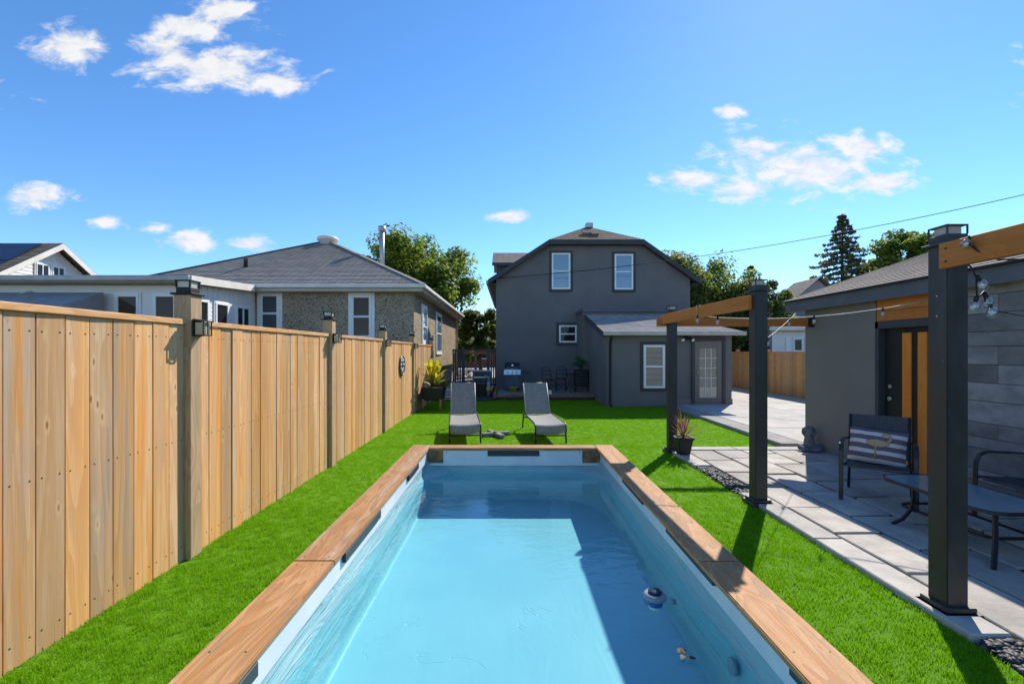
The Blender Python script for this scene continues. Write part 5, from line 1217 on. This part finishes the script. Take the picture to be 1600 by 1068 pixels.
# ------------------------------------------------------------------ trees
def quads(mesh_name, pos, nrm_dir, size, asp, m):
    n = len(pos); a = rng.normal(size=(n, 3)); d = nrm_dir/np.linalg.norm(nrm_dir, axis=1, keepdims=True)
    u = np.cross(d, a); u /= np.linalg.norm(u, axis=1, keepdims=True)+1e-9; v = np.cross(d, u)
    s = size[:, None]; u = u*s*asp; v = v*s
    # a leaf: four-cornered kite, bent a little along its middle
    p0 = pos-v; p1 = pos+u*.9-v*.15+d*s*.22; p2 = pos+v*1.1; p3 = pos-u*.9-v*.15+d*s*.22
    co = np.stack([p0, p1, p2, p3], 1).reshape(-1, 3).astype(np.float32)
    me = bpy.data.meshes.new(mesh_name); me.vertices.add(4*n); me.vertices.foreach_set('co', co.ravel())
    me.loops.add(4*n); me.loops.foreach_set('vertex_index', np.arange(4*n, dtype=np.int32)); me.polygons.add(n)
    me.polygons.foreach_set('loop_start', np.arange(0, 4*n, 4, dtype=np.int32)); me.update(calc_edges=True); me.validate(); me.materials.append(MATS[m]); return me
def tree(name, label, x, y, h, rx, rz_c, zc, nclump, nleaf, leaf, m, seed, group=None, upright=0., crad=.30, lean=(0, 0), asp=.75):
    g = np.random.default_rng(seed); r_ = random.Random(seed)
    t = thing(name, label, 'tree', (x, y, 0), 0, group)
    tr = MB(); hb = zc-rz_c*.75
    tr.tube([(0, 0, 0), (.05, .0, hb*.5), (lean[0]*.3, lean[1]*.3, hb), (lean[0], lean[1], zc+rz_c*.3), (lean[0]*1.3, lean[1]*1.3, zc+rz_c*.75)], [h*.028, h*.024, h*.020, h*.010, h*.003], 8)
    cl = []
    for i in range(nclump):
        d = g.normal(size=3); d[2] = d[2]*.9+.12; d /= np.linalg.norm(d); q = (.35+.65*g.random()**.55)
        c = np.array([d[0]*rx*q, d[1]*rx*q, zc+d[2]*rz_c*q]); c[0] += lean[0]*(c[2]-hb)/max(.1, 2*rz_c); c[1] += lean[1]*(c[2]-hb)/max(.1, 2*rz_c)
        cl.append((c, crad*rx*g.uniform(.6, 1.25)))
    for c, rad in cl[::2]:
        z0 = hb+(c[2]-hb)*r_.uniform(.05, .5); p0 = Vector((lean[0]*.4*(z0/zc), lean[1]*.4*(z0/zc), z0)); p1 = Vector(c)
        tr.tube([p0, p0.lerp(p1, .5)+Vector((0, 0, .06*h*r_.random())), p1], [h*.008, h*.005, h*.0015], 5)
    part('trunk', tr, 'bark', t, world=False)
    per = nleaf//nclump; pos = []; nd = []
    for c, rad in cl:
        d = g.normal(size=(per, 3)); d /= np.linalg.norm(d, axis=1, keepdims=True); rr = rad*(g.random(per)**.45)[:, None]
        p = c+d*rr*np.array([1, 1, .75+upright]); pos.append(p); o = d*.6+np.array([0, 0, .55])+g.normal(size=(per, 3))*.45; nd.append(o)
    pos = np.concatenate(pos); nd = np.concatenate(nd)
    link('crown', quads('crown', pos, nd, leaf*g.uniform(.6, 1.3, len(pos)), asp, m), t)
    return t
BG = 'trees behind the houses'
tree('maple_tree', 'big round maple rising behind the bungalow roof and flue pipe', -6.0, 29.0, 9.7, 3.6, 3.6, 5.9, 95, 30000, .125, 'leaf_maple', 3, BG)
tree('bushy_tree', 'dense green tree filling the gap between bungalow and charcoal house', -2.0, 31.0, 5.3, 1.35, 2.2, 3.0, 46, 15000, .095, 'leaf_olive', 5, BG)
tree('bushy_tree', 'dark low tree just left of the gap, behind the bungalow corner', -4.1, 34.0, 4.9, 1.6, 2.0, 2.7, 40, 12000, .105, 'leaf_dark', 6, BG)
tree('windswept_tree', 'windblown tree with upright twigs just right of the charcoal house roof', 10.3, 27.5, 7.8, 2.3, 3.0, 4.7, 80, 20000, .125, 'leaf_olive', 9, BG, .5, .26, (-.4, 0), .45)
tree('windswept_tree', 'fuller windblown tree behind the middle pergola post', 13.0, 29.5, 7.6, 3.0, 3.1, 4.4, 85, 24000, .125, 'leaf_maple', 10, BG, .35, .28, (.3, 0), .55)
tree('windswept_tree', 'lower pale tree between the pergola posts above the drive fence', 14.3, 26.6, 6.3, 1.9, 2.3, 3.8, 66, 17000, .115, 'leaf_olive', 13, BG, .3, .28, (.2, 0), .5)
tree('bushy_tree', 'dark shrubby tree low beside the extension door and drive fence', 12.2, 25.5, 4.0, 1.7, 1.8, 2.2, 48, 12000, .10, 'leaf_dark', 15, BG)
tree('maple_tree', 'loose-crowned maple showing above the garage roof', 29.8, 34.0, 10.9, 3.0, 3.5, 7.3, 85, 20000, .15, 'leaf_maple', 17, BG)
def spruce(label, name, x, y, h, r, seed, z0=.8, dens=1.0, group=BG):
    g = np.random.default_rng(seed); t = thing(name, label, 'tree', (x, y, 0), 0, group)
    tr = MB(); tr.tube([(0, 0, 0), (0, 0, h*.5), (0, 0, h*.98)], [h*.020, h*.011, h*.002], 7); pos = []; nd = []; z = z0
    while z < h*.985:
        f = 1-(z-z0)/(h-z0); L0 = r*(f**.85)+.12; k = int(5+4*f); a0 = g.uniform(0, 6.28)
        for i in range(k):
            a = a0+6.283*i/k+g.uniform(-.35, .35); L = L0*g.uniform(.6, 1.12); dr = g.uniform(.12, .34)
            tip = np.array([math.cos(a)*L, math.sin(a)*L, z-dr*L+.10*L]); tr.tube([(0, 0, z), tuple(tip*[.6, .6, 1]+np.array([0, 0, (z-tip[2])*.35])), tuple(tip)], [.03, .02, .006], 4)
            n = int((70+150*f)*dens*L/max(r, .5)+26); s = g.random(n)**.65
            base = np.stack([math.cos(a)*L*s, math.sin(a)*L*s, z-dr*L*s**1.3+.10*L*s**3], 1)
            w_ = (.10+.16*(1-s))*L*.9; side = np.array([-math.sin(a), math.cos(a), 0]); base += side*(g.uniform(-1, 1, n)*w_)[:, None]; base[:, 2] += -g.random(n)*.16*h/12+.04
            pos.append(base); nd.append(g.normal(size=(n, 3))*.7+np.array([0, 0, .5]))
        z += h*.040*(.6+.6*f)
    part('trunk', tr, 'bark', t, world=False); pos = np.concatenate(pos); nd = np.concatenate(nd)
    link('crown', quads('crown', pos, nd, .012*h*g.uniform(.7, 1.4, len(pos)), .45, 'needle'), t); return t
spruce('tall dark spruce standing behind the garage roof', 'spruce_tree', 25.6, 35.0, 12.3, 5.0, 23)
spruce('narrow young spruce peeking over the trees by the middle pergola post', 'spruce_tree', 15.9, 30.0, 7.5, 1.3, 24, .6, .8)
